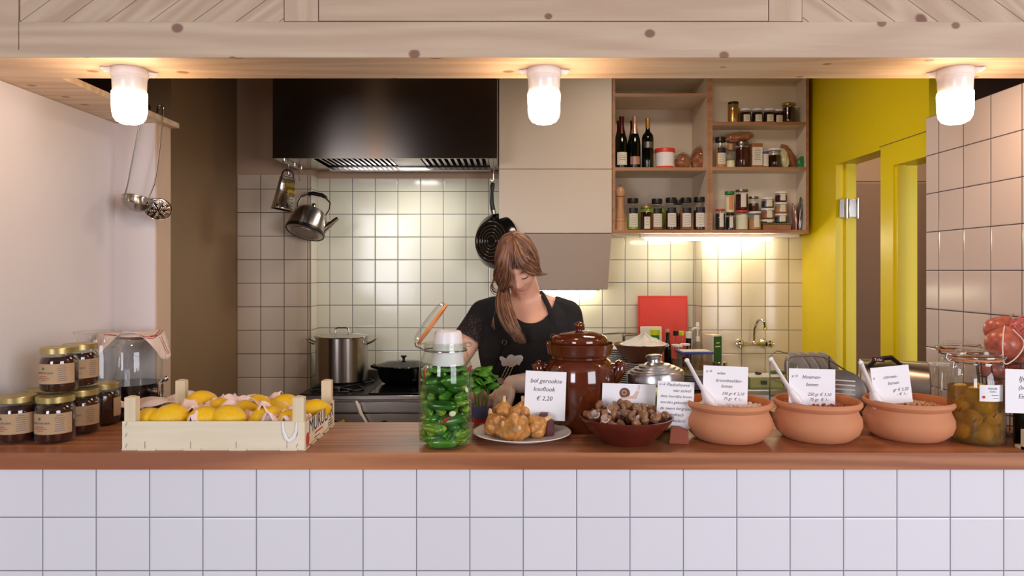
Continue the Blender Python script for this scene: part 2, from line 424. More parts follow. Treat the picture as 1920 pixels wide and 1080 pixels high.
# kitchen back wall: an alcove with a step on both sides
S('wall_back', [(-1.286, 1.211, 4.78, 4.9, 0, 2.19)], M['tile_alcove'])
S('wall_back_left', [(-1.757, -1.286, 4.60, 4.9, 0, 2.19)], M['tile_left'])
S('wall_back_right', [(1.211, 1.853, 4.60, 4.9, 0, 2.19)], M['tile_rt'])
S('trim_1', [(-1.290, -1.2835, 4.598, 4.78, 0, 2.19), (1.2085, 1.215, 4.598, 4.78, 0, 2.19)], M['tile_ret'])
S('wall_back_upper', [(-1.757, -1.284, 4.60, 4.9, 2.19, 3.0), (-1.284, 1.209, 4.775, 4.9, 2.19, 3.0), (1.209, 1.853, 4.6, 4.9, 2.19, 3.0)], M['pink_wall'])
S('wall_left_kitchen', [(-1.88, -1.757, 3.71, 4.9, 0, 3.0)], M['brown_wall'])
S('wall_left_void', [(-2.5, -2.4, 1.9, 4.9, 0, 3.0), (-2.4, -1.88, 3.85, 3.95, 0, 3.0)], M['dark_wall'])
S('wall_left', [(-1.73, -1.616, 1.9, 3.05, 0, 2.18)], M['white_wall'])
S('wall_left_return', [(-1.616, -1.452, 2.93, 3.048, 0, 2.18)], M['white_wall'])
S('trim_2', [(-1.4525, -1.446, 2.9295, 3.05, 0, 2.1805)], M['nib'])
S('wall_right', [(1.634, 1.75, 1.9, 2.84, 0, 2.18)], M['tile_right'])
S('wall_right_void', [(3.0, 3.1, 1.9, 5.3, 0, 3.0)], M['dark_wall'])
S('wall_right_upper_void', [(1.97, 3.0, 3.16, 3.2, 2.25, 3.0)], M['dark_wall'])
# yellow wall with two doorways, seen at a slant
S('wall_yellow', [(1.853, 1.97, 4.12, 4.60, 0, 3.0), (1.853, 1.97, 3.50, 3.62, 0, 2.186), (1.853, 1.97, 3.50, 4.12, 2.186, 3.0),
                  (1.853, 1.97, 3.22, 3.50, 2.09, 3.0), (1.853, 1.97, 3.20, 3.22, 0, 3.0)], M['yellow'])
S('trim_3', [(1.8515, 1.8535, 3.22, 3.63, 2.200, 2.2035)], M['groove'])
S('trim_4', [(1.90, 1.955, 4.095, 4.12, 0, 2.186), (1.862, 1.90, 3.475, 3.50, 0, 2.09)], M['yellow'])
S('wall_far_room', [(1.853, 3.0, 5.18, 5.3, 0, 2.215), (1.853, 3.0, 5.18, 5.3, 2.221, 3.0)], M['beige_room'])
S('wall_far_room_lower', [(1.853, 3.0, 5.165, 5.18, 0, 2.205)], M['taupe'])
t = thing('door_hinge', 'double-action steel door hinge on the yellow door jamb', 'hinge', (1.91, 4.09, H(391, 4.1)))
mb = MB(); mb.box(-.052, -.022, -.004, .004, -.052, .052); obj('leaf_plate', mb, M['steel_d'], t, .001)
mb = MB(); mb.box(.0, .04, -.012, -.006, -.05, .05); obj('leaf_plate', mb, M['steel_s'], t, .001)
for x in (-.012, .05):
    mb = MB(); mb.lathe([(0,-.062),(.008,-.058),(.008,-.054),(.0095,-.052),(.0095,.052),(.008,.054),(.008,.058),(0,.062)], 14, 0, T_((x, -.012, 0)))
    obj('barrel', mb, M['steel_s'], t)

# timber beam and fascia
def pine_rot(name, ang):
    n = NT(name); p = n.mapping(n.pos(), rot=(0, ang, 0))
    v = n.mapping(p, (1.2, 14, 14)); big = n.noise(n.mapping(p, (.3, 3, 3)), 1.5, 2, .5, .5)
    f = n.math('ADD', n.math('MULTIPLY', n.noise(v, 2.4, 5, .6, .6), .7), n.math('MULTIPLY', n.math('SINE', n.math('MULTIPLY', big, 80)), .16))
    col = n.ramp(f, [(.2, L('b69a80')), (.62, L('cbb299'))])
    vo = n.voro2(n.mapping(p, (.8, 1, 1), (.2, 0, .3)), 'XZ', 4.6)
    col = n.mix(n.ramp(vo.outputs['Distance'], [(.05, (1,1,1,1)), (.08, (0,0,0,1))]), col, L('7c5340'))
    n.bsdf(col, .55); return n.mat
zb = EYE+.60
S('trim_5', [(-2.4, 3.0, 2.0345, 2.25, zb, zb+.022)], M['soffit'])
S('trim_12', [(-2.4, 3.0, 2.03, 2.034, zb, zb+.022)], M['pine'])
S('trim_6', [(-1.62, -1.41, 2.2505, 3.05, zb+.001, zb+.022)], M['soffit'])
mb = MB(); mb.box(-2.4, -1.3985, 2.038, 2.06, zb+.022, 3.0); mb.box(-1.396, 2.4, 2.038, 2.06, zb+.022, zb+.104)
struct('trim_7', mb, M['pine'], bevel=.0012)
S('trim_8', [(-.6445, -.5495, 2.038, 2.06, zb+.1055, 3.0), (.7275, .821, 2.038, 2.06, zb+.1055, 3.0)], M['pine_z'], bevel=.0012)
S('trim_9', [(-.547, .7255, 2.038, 2.06, zb+.1065, zb+.30), (-.547, .7255, 2.038, 2.06, zb+.3015, 3.0)], M['pine'], bevel=.0012)
def diagonals(x0, x1, z0, z1, dirn, phase, name, mat):
    mb = MB(); w = .1225; ang = math.radians(36); k = 1/math.tan(ang)
    import itertools
    for i in range(-12, 24):
        a = x0+phase+i*w; b = a+w-.003
        # slanted parallelogram clipped to the panel rectangle
        poly = [(a, z0), (b, z0), (b+dirn*k*(z1-z0), z1), (a+dirn*k*(z1-z0), z1)]
        for ax, lim, sg in ((0, x0, 1), (0, x1, -1)):
            out = []
            for p, q in zip(poly, poly[1:]+poly[:1]):
                ip = sg*(p[0]-lim) >= 0; iq = sg*(q[0]-lim) >= 0
                if ip: out.append(p)
                if ip != iq:
                    tt = (lim-p[0])/(q[0]-p[0]); out.append((lim, p[1]+tt*(q[1]-p[1])))
            poly = out
            if not poly: break
        if len(poly) > 2: mb.prism(poly, 2.042, 2.058)
    return struct(name, mb, mat)
diagonals(-1.3945, -.647, zb+.1045, 2.99, 1, .0, 'trim_10', pine_rot('pine_boards_leaning_right', math.radians(36)))
diagonals(.8235, 2.4, zb+.1045, 2.99, -1, .02, 'trim_11', pine_rot('pine_boards_leaning_left', math.radians(-36)))
S('wall_front_upper', [(-2.4, 3.0, 2.0605, 2.24, zb+.023, 3.0)], M['dark_wall'])

# worktop of the serving counter, deeper at both ends
mb = MB()
poly = [(-1.616, 2.03), (1.634, 2.03), (1.634, 2.84), (.95, 2.84), (.95, 2.44), (-1.33, 2.44), (-1.33, 2.93), (-1.616, 2.93)]
n_ = len(poly); z0, z1 = CT-.048, CT
mb.add([(x, y, z0) for x, y in poly]+[(x, y, z1) for x, y in poly],
       [(0,1,4,5), (1,2,3,4), (5,6,7,0), (n_+5,n_+4,n_+1,n_+0), (n_+4,n_+3,n_+2,n_+1), (n_+0,n_+7,n_+6,n_+5)] + [(i, i+n_, (i+1) % n_+n_, (i+1) % n_) for i in range(n_)])
ct = obj('counter_worktop', mb, M['oak'], bevel=.002); tag(ct, 'long oiled wooden counter top above the white tiled front', 'counter top')
t = thing('counter_cabinet', 'cabinet body carrying the wooden counter behind the white tiled front', 'cabinet', (0, 2.125, 0))
mb = MB(); mb.box(-1.61, 1.63, 0, .28, .0, CT-.05); obj('body', mb, M['brown_wall'], t)
mb = MB(); mb.box(-1.61, -1.34, .285, .79, 0, CT-.05); obj('side_body', mb, M['brown_wall'], t)
mb = MB(); mb.box(.96, 1.63, .285, .71, 0, CT-.05); obj('side_body', mb, M['brown_wall'], t)

# ---------------------------------------------------------------- lamps under the beam
def lamp(px, yaw, label, first=None):
    Z = 2.15; x = X(px, Z)
    if first: return dup(first, (x, Z, zb), (0, 0, yaw), label)
    t = thing('soffit_lamp', label, 'lamp', (x, Z, zb), (0, 0, yaw), 'lamps under the timber beam')
    mb = MB(); mb.lathe([(0,0),(.050,0),(.051,-.004),(.051,-.022),(.0495,-.024),(.0495,-.027),(.048,-.029),(.0465,-.068),(0,-.068)], 40)
    obj('porcelain_base', mb, M['porcelain'], t)
    for s in (-1, 1):
        mb = MB(); mb.tube([(s*.046, 0, -.006), (s*.066, 0, -.008), (s*.074, 0, -.004)], [.010, .008, .005], 10)
        obj('mounting_ear', mb, M['porcelain'], t)
    mb = MB(); mb.lathe([(.0445,-.066),(.0485,-.070),(.0490,-.078),(.0480,-.125),(.0445,-.143),(.037,-.155),(.024,-.1615),(.010,-.164),(0,-.1645)], 40)
    obj('glass_globe', mb, M['opal'], t)
    return t
l1 = lamp(1020, 0, 'white porcelain lamp with glowing opal glass, middle of the three under the beam')
lamp(243, .5, 'glowing opal lamp at the left end of the beam beside the hanging ladle', l1)
lamp(1791, -.5, 'glowing opal lamp at the right end of the beam before the tiled wall', l1)

# ---------------------------------------------------------------- extractor hood
hx0, hx1, hy0, hy1, hz = -1.366, -.085, 4.11, 4.57, 2.22
t = thing('extractor_hood', 'large brushed stainless steel extractor hood above the stove', 'extractor hood', (hx0, hy0, hz))
w, d = hx1-hx0, hy1-hy0
mb = MB(); mb.box(0, w, 0, .004, 0, .77); mb.box(0, .004, .004, d, 0, .77); mb.box(w-.004, w, .004, d, 0, .77); mb.box(.004, w-.004, d-.03, d, 0, .77)
obj('casing', mb, M['hood'], t)
mb = MB(); mb.box(.004, .22, .004, d-.03, .001, .004); mb.box(w-.05, w-.004, .004, d-.03, .001, .004); mb.box(.22, w-.05, .004, .02, .001, .004); mb.box(.22, w-.05, d-.06, d-.001, -.012, .006)
obj('bottom_rim', mb, M['steel_s'], t, .001)
mb = MB(); mb.box(.01, w-.01, .006, d-.032, .08, .084); obj('inner_panel', mb, M['black_iron'], t)
mb = MB()
for k in range(14): xx = .235+k*.031; mb.box(xx, xx+.016, .02, d-.06, .012, .016, 0, T_((0,0,0))); mb.box(xx+.013, xx+.016, .02, d-.06, .012, .05)
obj('grease_filter', mb, M['steel_s'], t, label='left bank of narrow steel slats')
mb = MB()
for k in range(11): xx = .84+k*.037; mb.box(xx, xx+.018, .02, d-.06, .012, .016); mb.box(xx+.015, xx+.018, .02, d-.06, .012, .05)
obj('grease_filter', mb, M['steel_s'], t, label='right bank of wider steel slats')
mb = MB(); mb.box(.66, .83, .02, d-.06, .010, .02); obj('lamp_panel', mb, M['steel_d'], t)
area('hood_lamp_light', (hx0+.745, hy0+.24, hz+.002), (0, 0, 0), .16, .30, 5.5, (1.0, .97, .86))
mb = MB(); mb.tube([(.05, .03, -.012), (.05, .41, -.012)], .005, 8)
for yy in (.05, .25, .39): mb.tube([(.05, yy, -.012), (.05, yy, .003)], .004, 6)
obj('hanging_rail', mb, M['steel_s'], t)
def hook(loc, label, rz=0, drop=.06):
    mb = MB(); P = []
    for k in range(9): a = PI*k/8; P.append((0, .012*math.cos(a)*-1, .012*math.sin(a)))
    P += [(0, .012, -drop*.5)]
    for k in range(9): a = PI*k/8; P.append((0, .012+.012-.012*math.cos(a), -drop-.012*math.sin(a)))
    mb.tube([(x, y, z-.007) for x, y, z in P], .0022, 6)
    o = obj('hanging_hook', mb, M['steel_s'], loc=loc, rot=(0, 0, rz)); tag(o, label, 'hook', 'steel hooks under the hood')
    return o
hook((hx0+.05, hy0+.12, hz-.005), 'steel hook on the hood rail holding the box grater')
hook((hx0+.05, hy0+.34, hz-.005), 'steel hook on the hood rail holding the kettle', .2)
hook((-.105, 4.47, hz-.004), 'steel hook on the right edge of the hood holding the frying pan', .8)

# box grater
t = thing('box_grater', 'tapered steel box grater hanging by its handle under the hood', 'grater', (hx0+.048, hy0+.135, hz-.06), (0, math.radians(9), math.radians(38)))
mb = MB(); a, b = .036, .055; zt, zb_ = -.035, -.225; c1, c2 = .024, .038
V = [(-a,-c1,zt),(a,-c1,zt),(a,c1,zt),(-a,c1,zt),(-b,-c2,zb_),(b,-c2,zb_),(b,c2,zb_),(-b,c2,zb_)]
mb.add(V, [(0,1,5,4),(1,2,6,5),(2,3,7,6),(3,0,4,7),(0,1,2,3)]); obj('grating_body', mb, M['steel_s'], t, solid=.002)
mb = MB()
for r_ in range(9):
    f = (r_+.8)/10; z = zt+(zb_-zt)*f; wx = a+(b-a)*f; wy = c1+(c2-c1)*f
    for k in range(5):
        x = (k-2)/2.6*wx
        mb.ball((x, -wy-.001, z), (.0035, .002, .0022), 6, 4)
        if k < 4: mb.ball((wx+.001, (k-1.5)/2.2*wy, z), (.002, .003, .0035), 6, 4)
obj('teeth', mb, M['black_iron'], t)
mb = MB(); mb.tube([(-a, 0, zt), (-a+.004, 0, zt+.03), (-a+.02, 0, zt+.045), (a-.02, 0, zt+.045), (a-.004, 0, zt+.03), (a, 0, zt)], .005, 8)
mb.box(-.014, .014, -.008, .008, zt+.038, zt+.05); obj('handle', mb, M['black_pl'], t)
for zz, q, cc in ((zt, a, c1), (zb_, b, c2)): mb = MB(); mb.tube([(-q,-cc,zz),(q,-cc,zz),(q,cc,zz),(-q,cc,zz)], .003, 6, closed=True); obj('rim', mb, M['steel_s'], t)

# kettle
t = thing('tea_kettle', 'dented steel tea kettle with black grip hanging beside the grater', 'kettle', (X(571, 4.42), 4.42, H(437, 4.42)), (math.radians(-22), math.radians(12), 0))
R = .118
mb = MB(); mb.lathe([(0,0),(R*.86,0),(R*.97,.006),(R,.02),(R*1.0,.05),(R*.95,.10),(R*.84,.135),(R*.62,.158),(R*.45,.163),(R*.40,.160),(0,.160)], 48)
obj('kettle_body', mb, M['steel'], t)
mb = MB(); mb.lathe([(R*.99,.002),(R*1.025,.006),(R*1.025,.022),(R*.99,.024)], 48); obj('base_band', mb, M['black_iron'], t)
mb = MB(); mb.lathe([(0,-.001),(R*.55,-.001),(R*.56,-.003),(R*.74,-.003),(R*.75,0)], 40); obj('base_plate', mb, M['steel_d'], t)
mb = MB(); mb.lathe([(R*.42,.160),(R*.40,.168),(R*.2,.176),(.012,.178),(.012,.190),(.018,.198),(.010,.206),(0,.207)], 32); obj('lid', mb, M['steel_s'], t)
mb = MB(); mb.tube([(R*.85,0,.05),(R*1.1,0,.085),(R*1.28,0,.118),(R*1.42,0,.142)], [.030,.022,.016,.013], 16); obj('spout', mb, M['steel_s'], t)
mb = MB()
for s in (-1, 1): mb.tube([(s*R*.75,0,.135),(s*R*.86,0,.19),(s*R*.78,0,.235),(s*.045,0,.268)], .006, 8)
obj('bail', mb, M['steel_s'], t)
mb = MB(); mb.tube([(-.06,0,.262),(-.03,0,.274),(.03,0,.274),(.06,0,.262)], [.010,.013,.013,.010], 12); obj('grip', mb, M['black_pl'], t)

# frying pan seen from below
t = thing('frying_pan', 'black frying pan hanging with its ringed underside towards the room', 'frying pan', (X(921, 4.42), 4.42, H(452, 4.42)), (math.radians(-90), math.radians(-3), math.radians(-38)))
R = .172
mb = MB(); mb.lathe([(0,.003),(R*.70,.003),(R*.72,0),(R*.76,0),(R*.98,.04),(R*1.0,.05),(R*.985,.05),(R*.74,.006),(0,.006)], 56, 0, T_((0,0,0), (0, 0, 0)))
obj('pan_body', mb, M['black_gl'], t)
mb = MB()
for rr in (.18, .30, .42, .54, .68):
    mb.lathe([(R*rr,.002),(R*rr+.0005,-.0012),(R*(rr+.022),-.0012),(R*(rr+.022)+.0005,.002)], 56)
obj('base_rings', mb, M['steel_s'], t)
mb = MB(); mb.tube([(0,-R*.97,.035),(0,-R*1.12,.03),(0,-R*1.4,.02),(0,-R*1.75,.022),(0,-R*2.0,.034),(0,-R*2.1,.04)], [.012,.015,.014,.013,.015,.011], 12)
obj('handle', mb, M['black_pl'], t)
mb = MB(); mb.tube([(0,-R*.98,.034),(0,-R*1.13,.029)], [.0165,.017], 12); obj('collar', mb, M['steel_s'], t)

# ---------------------------------------------------------------- tall white wall cabinet and slanted cover
t = thing('wall_cabinet', 'white flat-fronted wall cabinet between hood and open shelves', 'cabinet', (-.08, 4.40, 1.808))
mb = MB(); mb.box(0, .692, .018, .37, 0, 1.19); obj('carcass', mb, M['white_lam'], t)
mb = MB(); mb.box(.001, .690, 0, .0165, .001, .389); obj('door', mb, M['white_lam'], t, .001)
mb = MB(); mb.box(.001, .690, 0, .0165, .393, 1.19); obj('door', mb, M['white_lam'], t, .001)
mb = MB(); prof = [(4.402, 1.8045), (4.59, 1.458), (4.775, 1.458), (4.775, 1.8045)]
V = [(x, y, z) for x in (-.075, .610) for y, z in prof]
mb.add(V, [(0,1,2,3),(4,7,6,5),(0,4,5,1),(1,5,6,2),(2,6,7,3),(3,7,4,0)])
t = thing('slanted_extractor_cover', 'pinkish white cover under the wall cabinet, its front sloping back', 'cover', (0, 0, 0))
obj('cover', mb, M['white_lam2'], t, .001)
mb = MB(); mb.box(.02, .56, 4.60, 4.76, 1.452, 1.458); obj('bottom_trim', mb, M['steel_d'], t)
mb = MB(); mb.tube([(.18, 4.70, 1.445), (.55, 4.70, 1.445)], .008, 10)
o = obj('tube_light', mb, M['tube_e']); tag(o, 'short glowing tube light under the slanted cover behind the cook', 'light')

# ---------------------------------------------------------------- open shelf unit: two cabinets side by side
sf = 4.40
def shelf_unit(name, label, x0, x1, depth, levels):
    t = thing(name, label, 'shelf', (0, 0, 0)); zt = 2.785
    mb = MB(); mb.box(x0, x0+.018, sf, sf+depth, 1.808, zt); obj('side_panel', mb, [M['walnut'], M['shelf_in']], t).data
    mb = MB(); mb.box(x1-.018, x1, sf, sf+depth, 1.808, zt); obj('side_panel', mb, [M['walnut'], M['shelf_in']], t)
    mb = MB(); mb.box(x0+.018, x1-.018, sf+depth-.01, sf+depth, 1.828, zt-.018); obj('back_panel', mb, M['shelf_in'], t)
    for z in [1.808]+levels+[zt-.018]:
        mb = MB(); mb.box(x0+.018, x1-.018, sf+.0005, sf+depth-.0105, z, z+.02); obj('shelf_board', mb, [M['walnut'], M['shelf_in']], t)
    for c in t.children:
        if c.name.startswith(('side_panel', 'shelf_board')):
            for p in c.data.polygons: p.material_index = 0 if p.normal.y < -.5 else 1
            if c.name.startswith('side_panel'):
                for p in c.data.polygons:
                    if (p.normal.x < -.5 and abs(p.center.x-x0) < .001) or (p.normal.x > .5 and abs(p.center.x-x1) < .001): p.material_index = 0
    return t
z_lm = 2.190; z_lt = H(181, sf); z_rm = 2.192; z_rt = 2.468
shelf_unit('open_shelf', 'walnut-edged open shelf with bottles and spice jars, left of the pair', .613, 1.207, .37, [z_lm, z_lt])
shelf_unit('open_shelf', 'walnut-edged open shelf beside the yellow wall, right of the pair', 1.2075, 1.814, .165, [z_rm, z_rt])
t = thing('under_shelf_light', 'glowing fluorescent strip light under the open shelves', 'light', (0, 0, 0))
mb = MB(); mb.box(.80, 1.79, 4.48, 4.53, 1.785, 1.8075); obj('housing', mb, M['white_pl'], t, .002)
mb = MB(); mb.tube([(.83, 4.49, 1.776), (1.62, 4.49, 1.776)], .010, 12); obj('tube', mb, M['tube_e'], t)
mb = MB(); mb.tube([(.62,4.45,1.806),(.68,4.45,1.790),(.74,4.46,1.786),(.80,4.49,1.79)], .002, 6); obj('cable', mb, M['white_pl'], t)

# ---------------------------------------------------------------- generic jars and bottles
def ring_label(mb, r, z0, z1, a, m=0, seg=14, th=.0006):
    def f(u, v): t = (u-.5)*2*a; return ((r+.0008)*math.sin(t), -(r+.0008)*math.cos(t), z0+(z1-z0)*v)
    return mb.grid(seg, 1, f, m)
def jar(name, label, cat, loc, r, h, lid=None, lid_h=.012, lid_r=None, fill=None, fill_h=.8, lab=None, lab_z=(.2,.6), lab_a=.9, txt=None,
        glass='glass', neck=.82, shoulder=.84, rot=0, group=None, band=None, tilt=(0,0), tz=.008, txtm='ink_g'):
    t = thing(name, label, cat, loc, (tilt[0], tilt[1], rot), group)
    lid_r = lid_r or r*neck*1.05; hb = h-lid_h if lid else h
    mb = MB(); mb.lathe([(0,.001),(r*.82,0),(r*.96,.003),(r,r*.16),(r,hb*shoulder*.93),(r*.97,hb*shoulder*.97),(r*neck,hb*(.5+shoulder/2)),(r*neck,hb)], 28)
    obj('glass_body' if cat != 'tub' else 'tub_body', mb, M[glass], t)
    if fill:
        f = M[fill]; q = .965; zz = hb*shoulder*fill_h
        mb = MB(); mb.lathe([(0,.004),(r*.80,.004),(r*.93,.008),(r*q,r*.2),(r*q,zz-.001),(r*q*.98,zz),(0,zz)], 28); obj('contents', mb, f, t)
    if lid:
        mb = MB(); mb.lathe([(lid_r*.97,hb-.003),(lid_r,hb-.002),(lid_r,h-.003),(lid_r*.95,h),(0,h)], 28); obj('lid', mb, M[lid], t)
    if lab:
        mb = MB(); ring_label(mb, r, h*lab_z[0], h*lab_z[1], lab_a); lo = obj('label', mb, M[lab], t)
        if band:
            mb = MB(); ring_label(mb, r, h*lab_z[1], h*(lab_z[1]+.17), lab_a); obj('label_band', mb, M[band], t)
        if txt:
            mb = MB(); n = len(txt)
            bars(mb, n+2, 0, h*(lab_z[1]-.07), r*lab_a*1.3, h*(lab_z[1]-lab_z[0])/(n+3), .0016, wrap=r+.0016, seed=int(h*1e4))
            obj('print', mb, M[txtm], lo)
    return t
def shelf_item(pl, pr, pt, zbase, Z=4.46):
    r = (pr-pl)/2*Z/F; x = X((pl+pr)/2, Z); h = H(pt, Z)-zbase
    return x, r, h
LB = 1.828; LM = z_lm+.02; RM = z_rm+.02; RT = z_rt+.02
# --- left shelf, lower level
x, r, h = shelf_item(1153.5, 1172, 347, LB)
t = thing('pepper_mill', 'tall turned wooden pepper mill at the left end of the lower shelf', 'pepper mill', (x, 4.45, LB))
mb = MB(); mb.lathe([(0,0),(r,0),(r,.045),(r*.93,.05),(r,.056),(r,.065),(r*.9,.072),(r*.98,.08),(r*.8,.11),(r*.66,.15),(r*.78,.185),(r*.85,.20),(r*.6,.205)], 24); obj('body', mb, M['walnut_w'], t)
mb = MB(); mb.lathe([(r*.6,.205),(r*.9,.21),(r*1.0,.225),(r*.98,.245),(r*.7,.262),(r*.2,.268),(0,.268)], 24); obj('head', mb, M['walnut_w'], t)
mb = MB(); mb.lathe([(.004,.266),(.004,.272),(.007,.278),(0,.282)], 12); obj('knob', mb, M['steel_s'], t)
sp = [(1175.5,1197.5,372,'pale green herbs','cuke2',.55,'left-most beside the pepper mill'),(1221,1242.5,373,'red-brown powder','brownbag',.75,'behind the small gold-lidded jar'),
      (1247.5,1269,371,'dark spice','honey',.8,'third tall one from the pepper mill'),(1275,1297,371,'brown spice','brownbag',.85,'second from the right end'),(1300,1322.5,370,'dark brown spice','honey',.8,'at the right end of the row')]
for pl, pr, pt, what, m, fh, where in sp:
    x, r, h = shelf_item(pl, pr, pt, LB)
    jar('spice_jar', f'tall black-capped spice jar of {what}, {where}', 'spice jar', (x, 4.46, LB), r, h, 'black_pl', .026, r*.92, m, fh, 'paper', (.10,.52), .8,
        ['kruiden','basis','180 g'], neck=.8, shoulder=.86, group='black-capped spice jars', band='black_pl', tz=.006)
x, r, h = shelf_item(1262, 1281, 375, LB, 4.55)
jar('spice_jar', 'black-capped spice jar standing behind the others, mostly hidden', 'spice jar', (x, 4.545, LB), r, h, 'black_pl', .026, r*.92, 'honey', .8, group='black-capped spice jars')
x, r, h = shelf_item(1200, 1222, 387, LB)
jar('jam_jar', 'small dark jar with gold lid between the tall spice jars', 'jar', (x, 4.45, LB), r, h, 'gold_lid', .01, None, 'honey', .95, 'paper', (.05,.55), .5, ['thee'])
def bag(name, label, loc, sx, sy, sz, mat, seed=0, rot=(0,0,0), cat='bag', film=True):
    t = thing(name, label, cat, loc, rot); rd = random.Random(seed); off = Vector((seed*3.1, seed*1.7, 0))
    def f(x, y, z):
        n = noise.noise(Vector((x, y, z))*2.2+off)*.22
        return (x*(1+n), y*(1+n), max(z*(1+n), -.92))
    mb = MB(); mb.ball((0, 0, sz*.92), (sx, sy, sz), 28, 18, fn=f); obj('filling', mb, mat, t)
    if film:
        mb = MB(); mb.ball((0, 0, sz*1.0), (sx*1.08, sy*1.08, sz*1.08), 24, 16, fn=lambda x, y, z: tuple(c*(1+noise.noise(Vector((x,y,z))*4+off)*.2) for c in (x, y, z)) if z > -.8 else (x, y, -.9))
        obj('plastic_film', mb, M['plastic_clear'], t)
    return t
bag('plastic_bag', 'crumpled clear plastic bag lying behind the spice jars', (X(1224, 4.66), 4.66, LB), .10, .04, .085, M['cuke2'], 3)
# --- left shelf, middle level
def bottle(name, label, px, top, foil, lab, lab_z, r, Z=4.46, wine=False, group=None, txt=None):
    t = thing(name, label, 'bottle', (X(px, Z), Z, LM), (0,0,0), group); h = H(top, Z)-LM
    if wine: pr = [(0,0),(r*.95,0),(r,.006),(r,h*.60),(r*.92,h*.66),(r*.45,h*.73),(r*.36,h*.78),(r*.36,h*.99),(0,h)]
    else: pr = [(0,0),(r*.95,0),(r,.006),(r,h*.45),(r*.93,h*.55),(r*.6,h*.68),(r*.36,h*.80),(r*.34,h*.93),(r*.42,h*.95),(r*.42,h*.985),(0,h)]
    mb = MB(); mb.lathe(pr, 28); obj('glass_body', mb, M['bottle_dk'], t)
    mb = MB(); k = .004
    if wine: f = [(r*.36+.001,h*.80),(r*.37+.001,h*.81),(r*.37+.001,h*.995),(0,h+.001)]
    else: f = [(r*.66,h*.66),(r*.605+.001,h*.685),(r*.37+.001,h*.80),(r*.36+.001,h*.92),(r*.45,h*.945),(r*.45,h*.99),(0,h+.002)]
    mb.lathe(f, 28); obj('neck_foil', mb, M[foil], t)
    mb = MB(); ring_label(mb, r, h*lab_z[0], h*lab_z[1], .95); lo = obj('label', mb, M[lab], t)
    if txt: mb = MB(); bars(mb, 3, 0, h*(lab_z[1]-.06), r*1.2, .014, .002, wrap=r+.0016); obj('print', mb, M['ink_g'], lo)
    return t
bottle('sparkling_wine_bottle', 'dark sparkling wine bottle with cream label at the left end of the shelf', 1165.5, 218, 'foil_r', 'paper', (.06,.30), .036, txt=['Brut'])
bottle('sparkling_wine_bottle', 'sparkling wine bottle with pink foil neck between the other two', 1190, 218, 'foil_p', 'foil_p', (.07,.22), .036)
bottle('sparkling_wine_bottle', 'dark bottle half hidden behind the cream-labelled sparkling wine', 1161, 226, 'foil_r', 'black_pl', (.06,.3), .036, 4.57)
bottle('sparkling_wine_bottle', 'dark bottle half hidden behind the pink-foiled one', 1186, 226, 'foil_r', 'black_pl', (.06,.3), .036, 4.57)
bottle('wine_bottle', 'dark wine bottle with gold neck foil and blue emblem beside the white tub', 1214.5, 222, 'foil_g', 'steel_d', (.40,.52), .036, wine=True)
x, r, h = shelf_item(1228, 1266, 279, LM)
t = thing('plastic_tub', 'white plastic tub with red lid and red base on the shelf', 'tub', (x, 4.47, LM))
mb = MB(); mb.lathe([(r*.88,.01),(r*.95,h*.8),(r*.95,h*.82),(0,h*.82)], 36); obj('wall', mb, M['white_pl'], t)
mb = MB(); mb.lathe([(r*.90,h*.78),(r*1.0,h*.80),(r*1.0,h*.97),(r*.96,h),(0,h)], 36); obj('lid', mb, M['red'], t)
mb = MB(); mb.lathe([(0,0),(r*.88,0),(r*.90,.012),(r*.87,.014)], 36); obj('base', mb, M['red'], t)
bag('plastic_bag', 'clear bag of brown grain lying beside the red-lidded tub', (X(1281, 4.49), 4.49, LM), .050, .045, .050, M['brownbag'], 5)
bag('plastic_bag', 'plump clear bag of brown grain leaning in the shelf corner', (X(1305, 4.53), 4.53, LM), .058, .05, .078, M['brownbag'], 9, (0, .35, 0))
# --- right shelf, top level
x, r, h = shelf_item(1364.5, 1385, 192, RT); jar('spice_jar', 'tall jar of mustard-yellow powder with black lid on the top shelf', 'jar', (x, 4.46, RT), r, h, 'black_pl', .008, r*.97, 'foil_g', 1.0, neck=.93, shoulder=.95)
for (pl, pr), w_ in zip(((1387,1407.5),(1409,1429.5),(1430.5,1451),(1450.5,1466)), ('next to the yellow powder', 'second from the yellow powder', 'third from the yellow powder', 'squeezed against the big dark jar')):
    x, r, h = shelf_item(pl, pr, 205, RT)
    if pl > 1450: x, r = X(1459, 4.47), .0335
    jar('preserve_jar', f'small white-lidded preserve jar with square label, {w_}', 'jar', (x, 4.455 if pl < 1450 else 4.475, RT), .0335, h, 'white_pl', .010, .034, 'honey', 1.0, 'paper', (.08,.56), .62, ['chutney','2014'], group='white-lidded preserves on the top shelf', tz=.010)
x, r, h = shelf_item(1466, 1492, 194, RT); jar('preserve_jar', 'big black-filled jar with brass lid at the right end of the top shelf', 'jar', (x, 4.46, RT), r*.98, h, 'gold_lid', .012, r*.96, 'honey', 1.0, neck=.9)
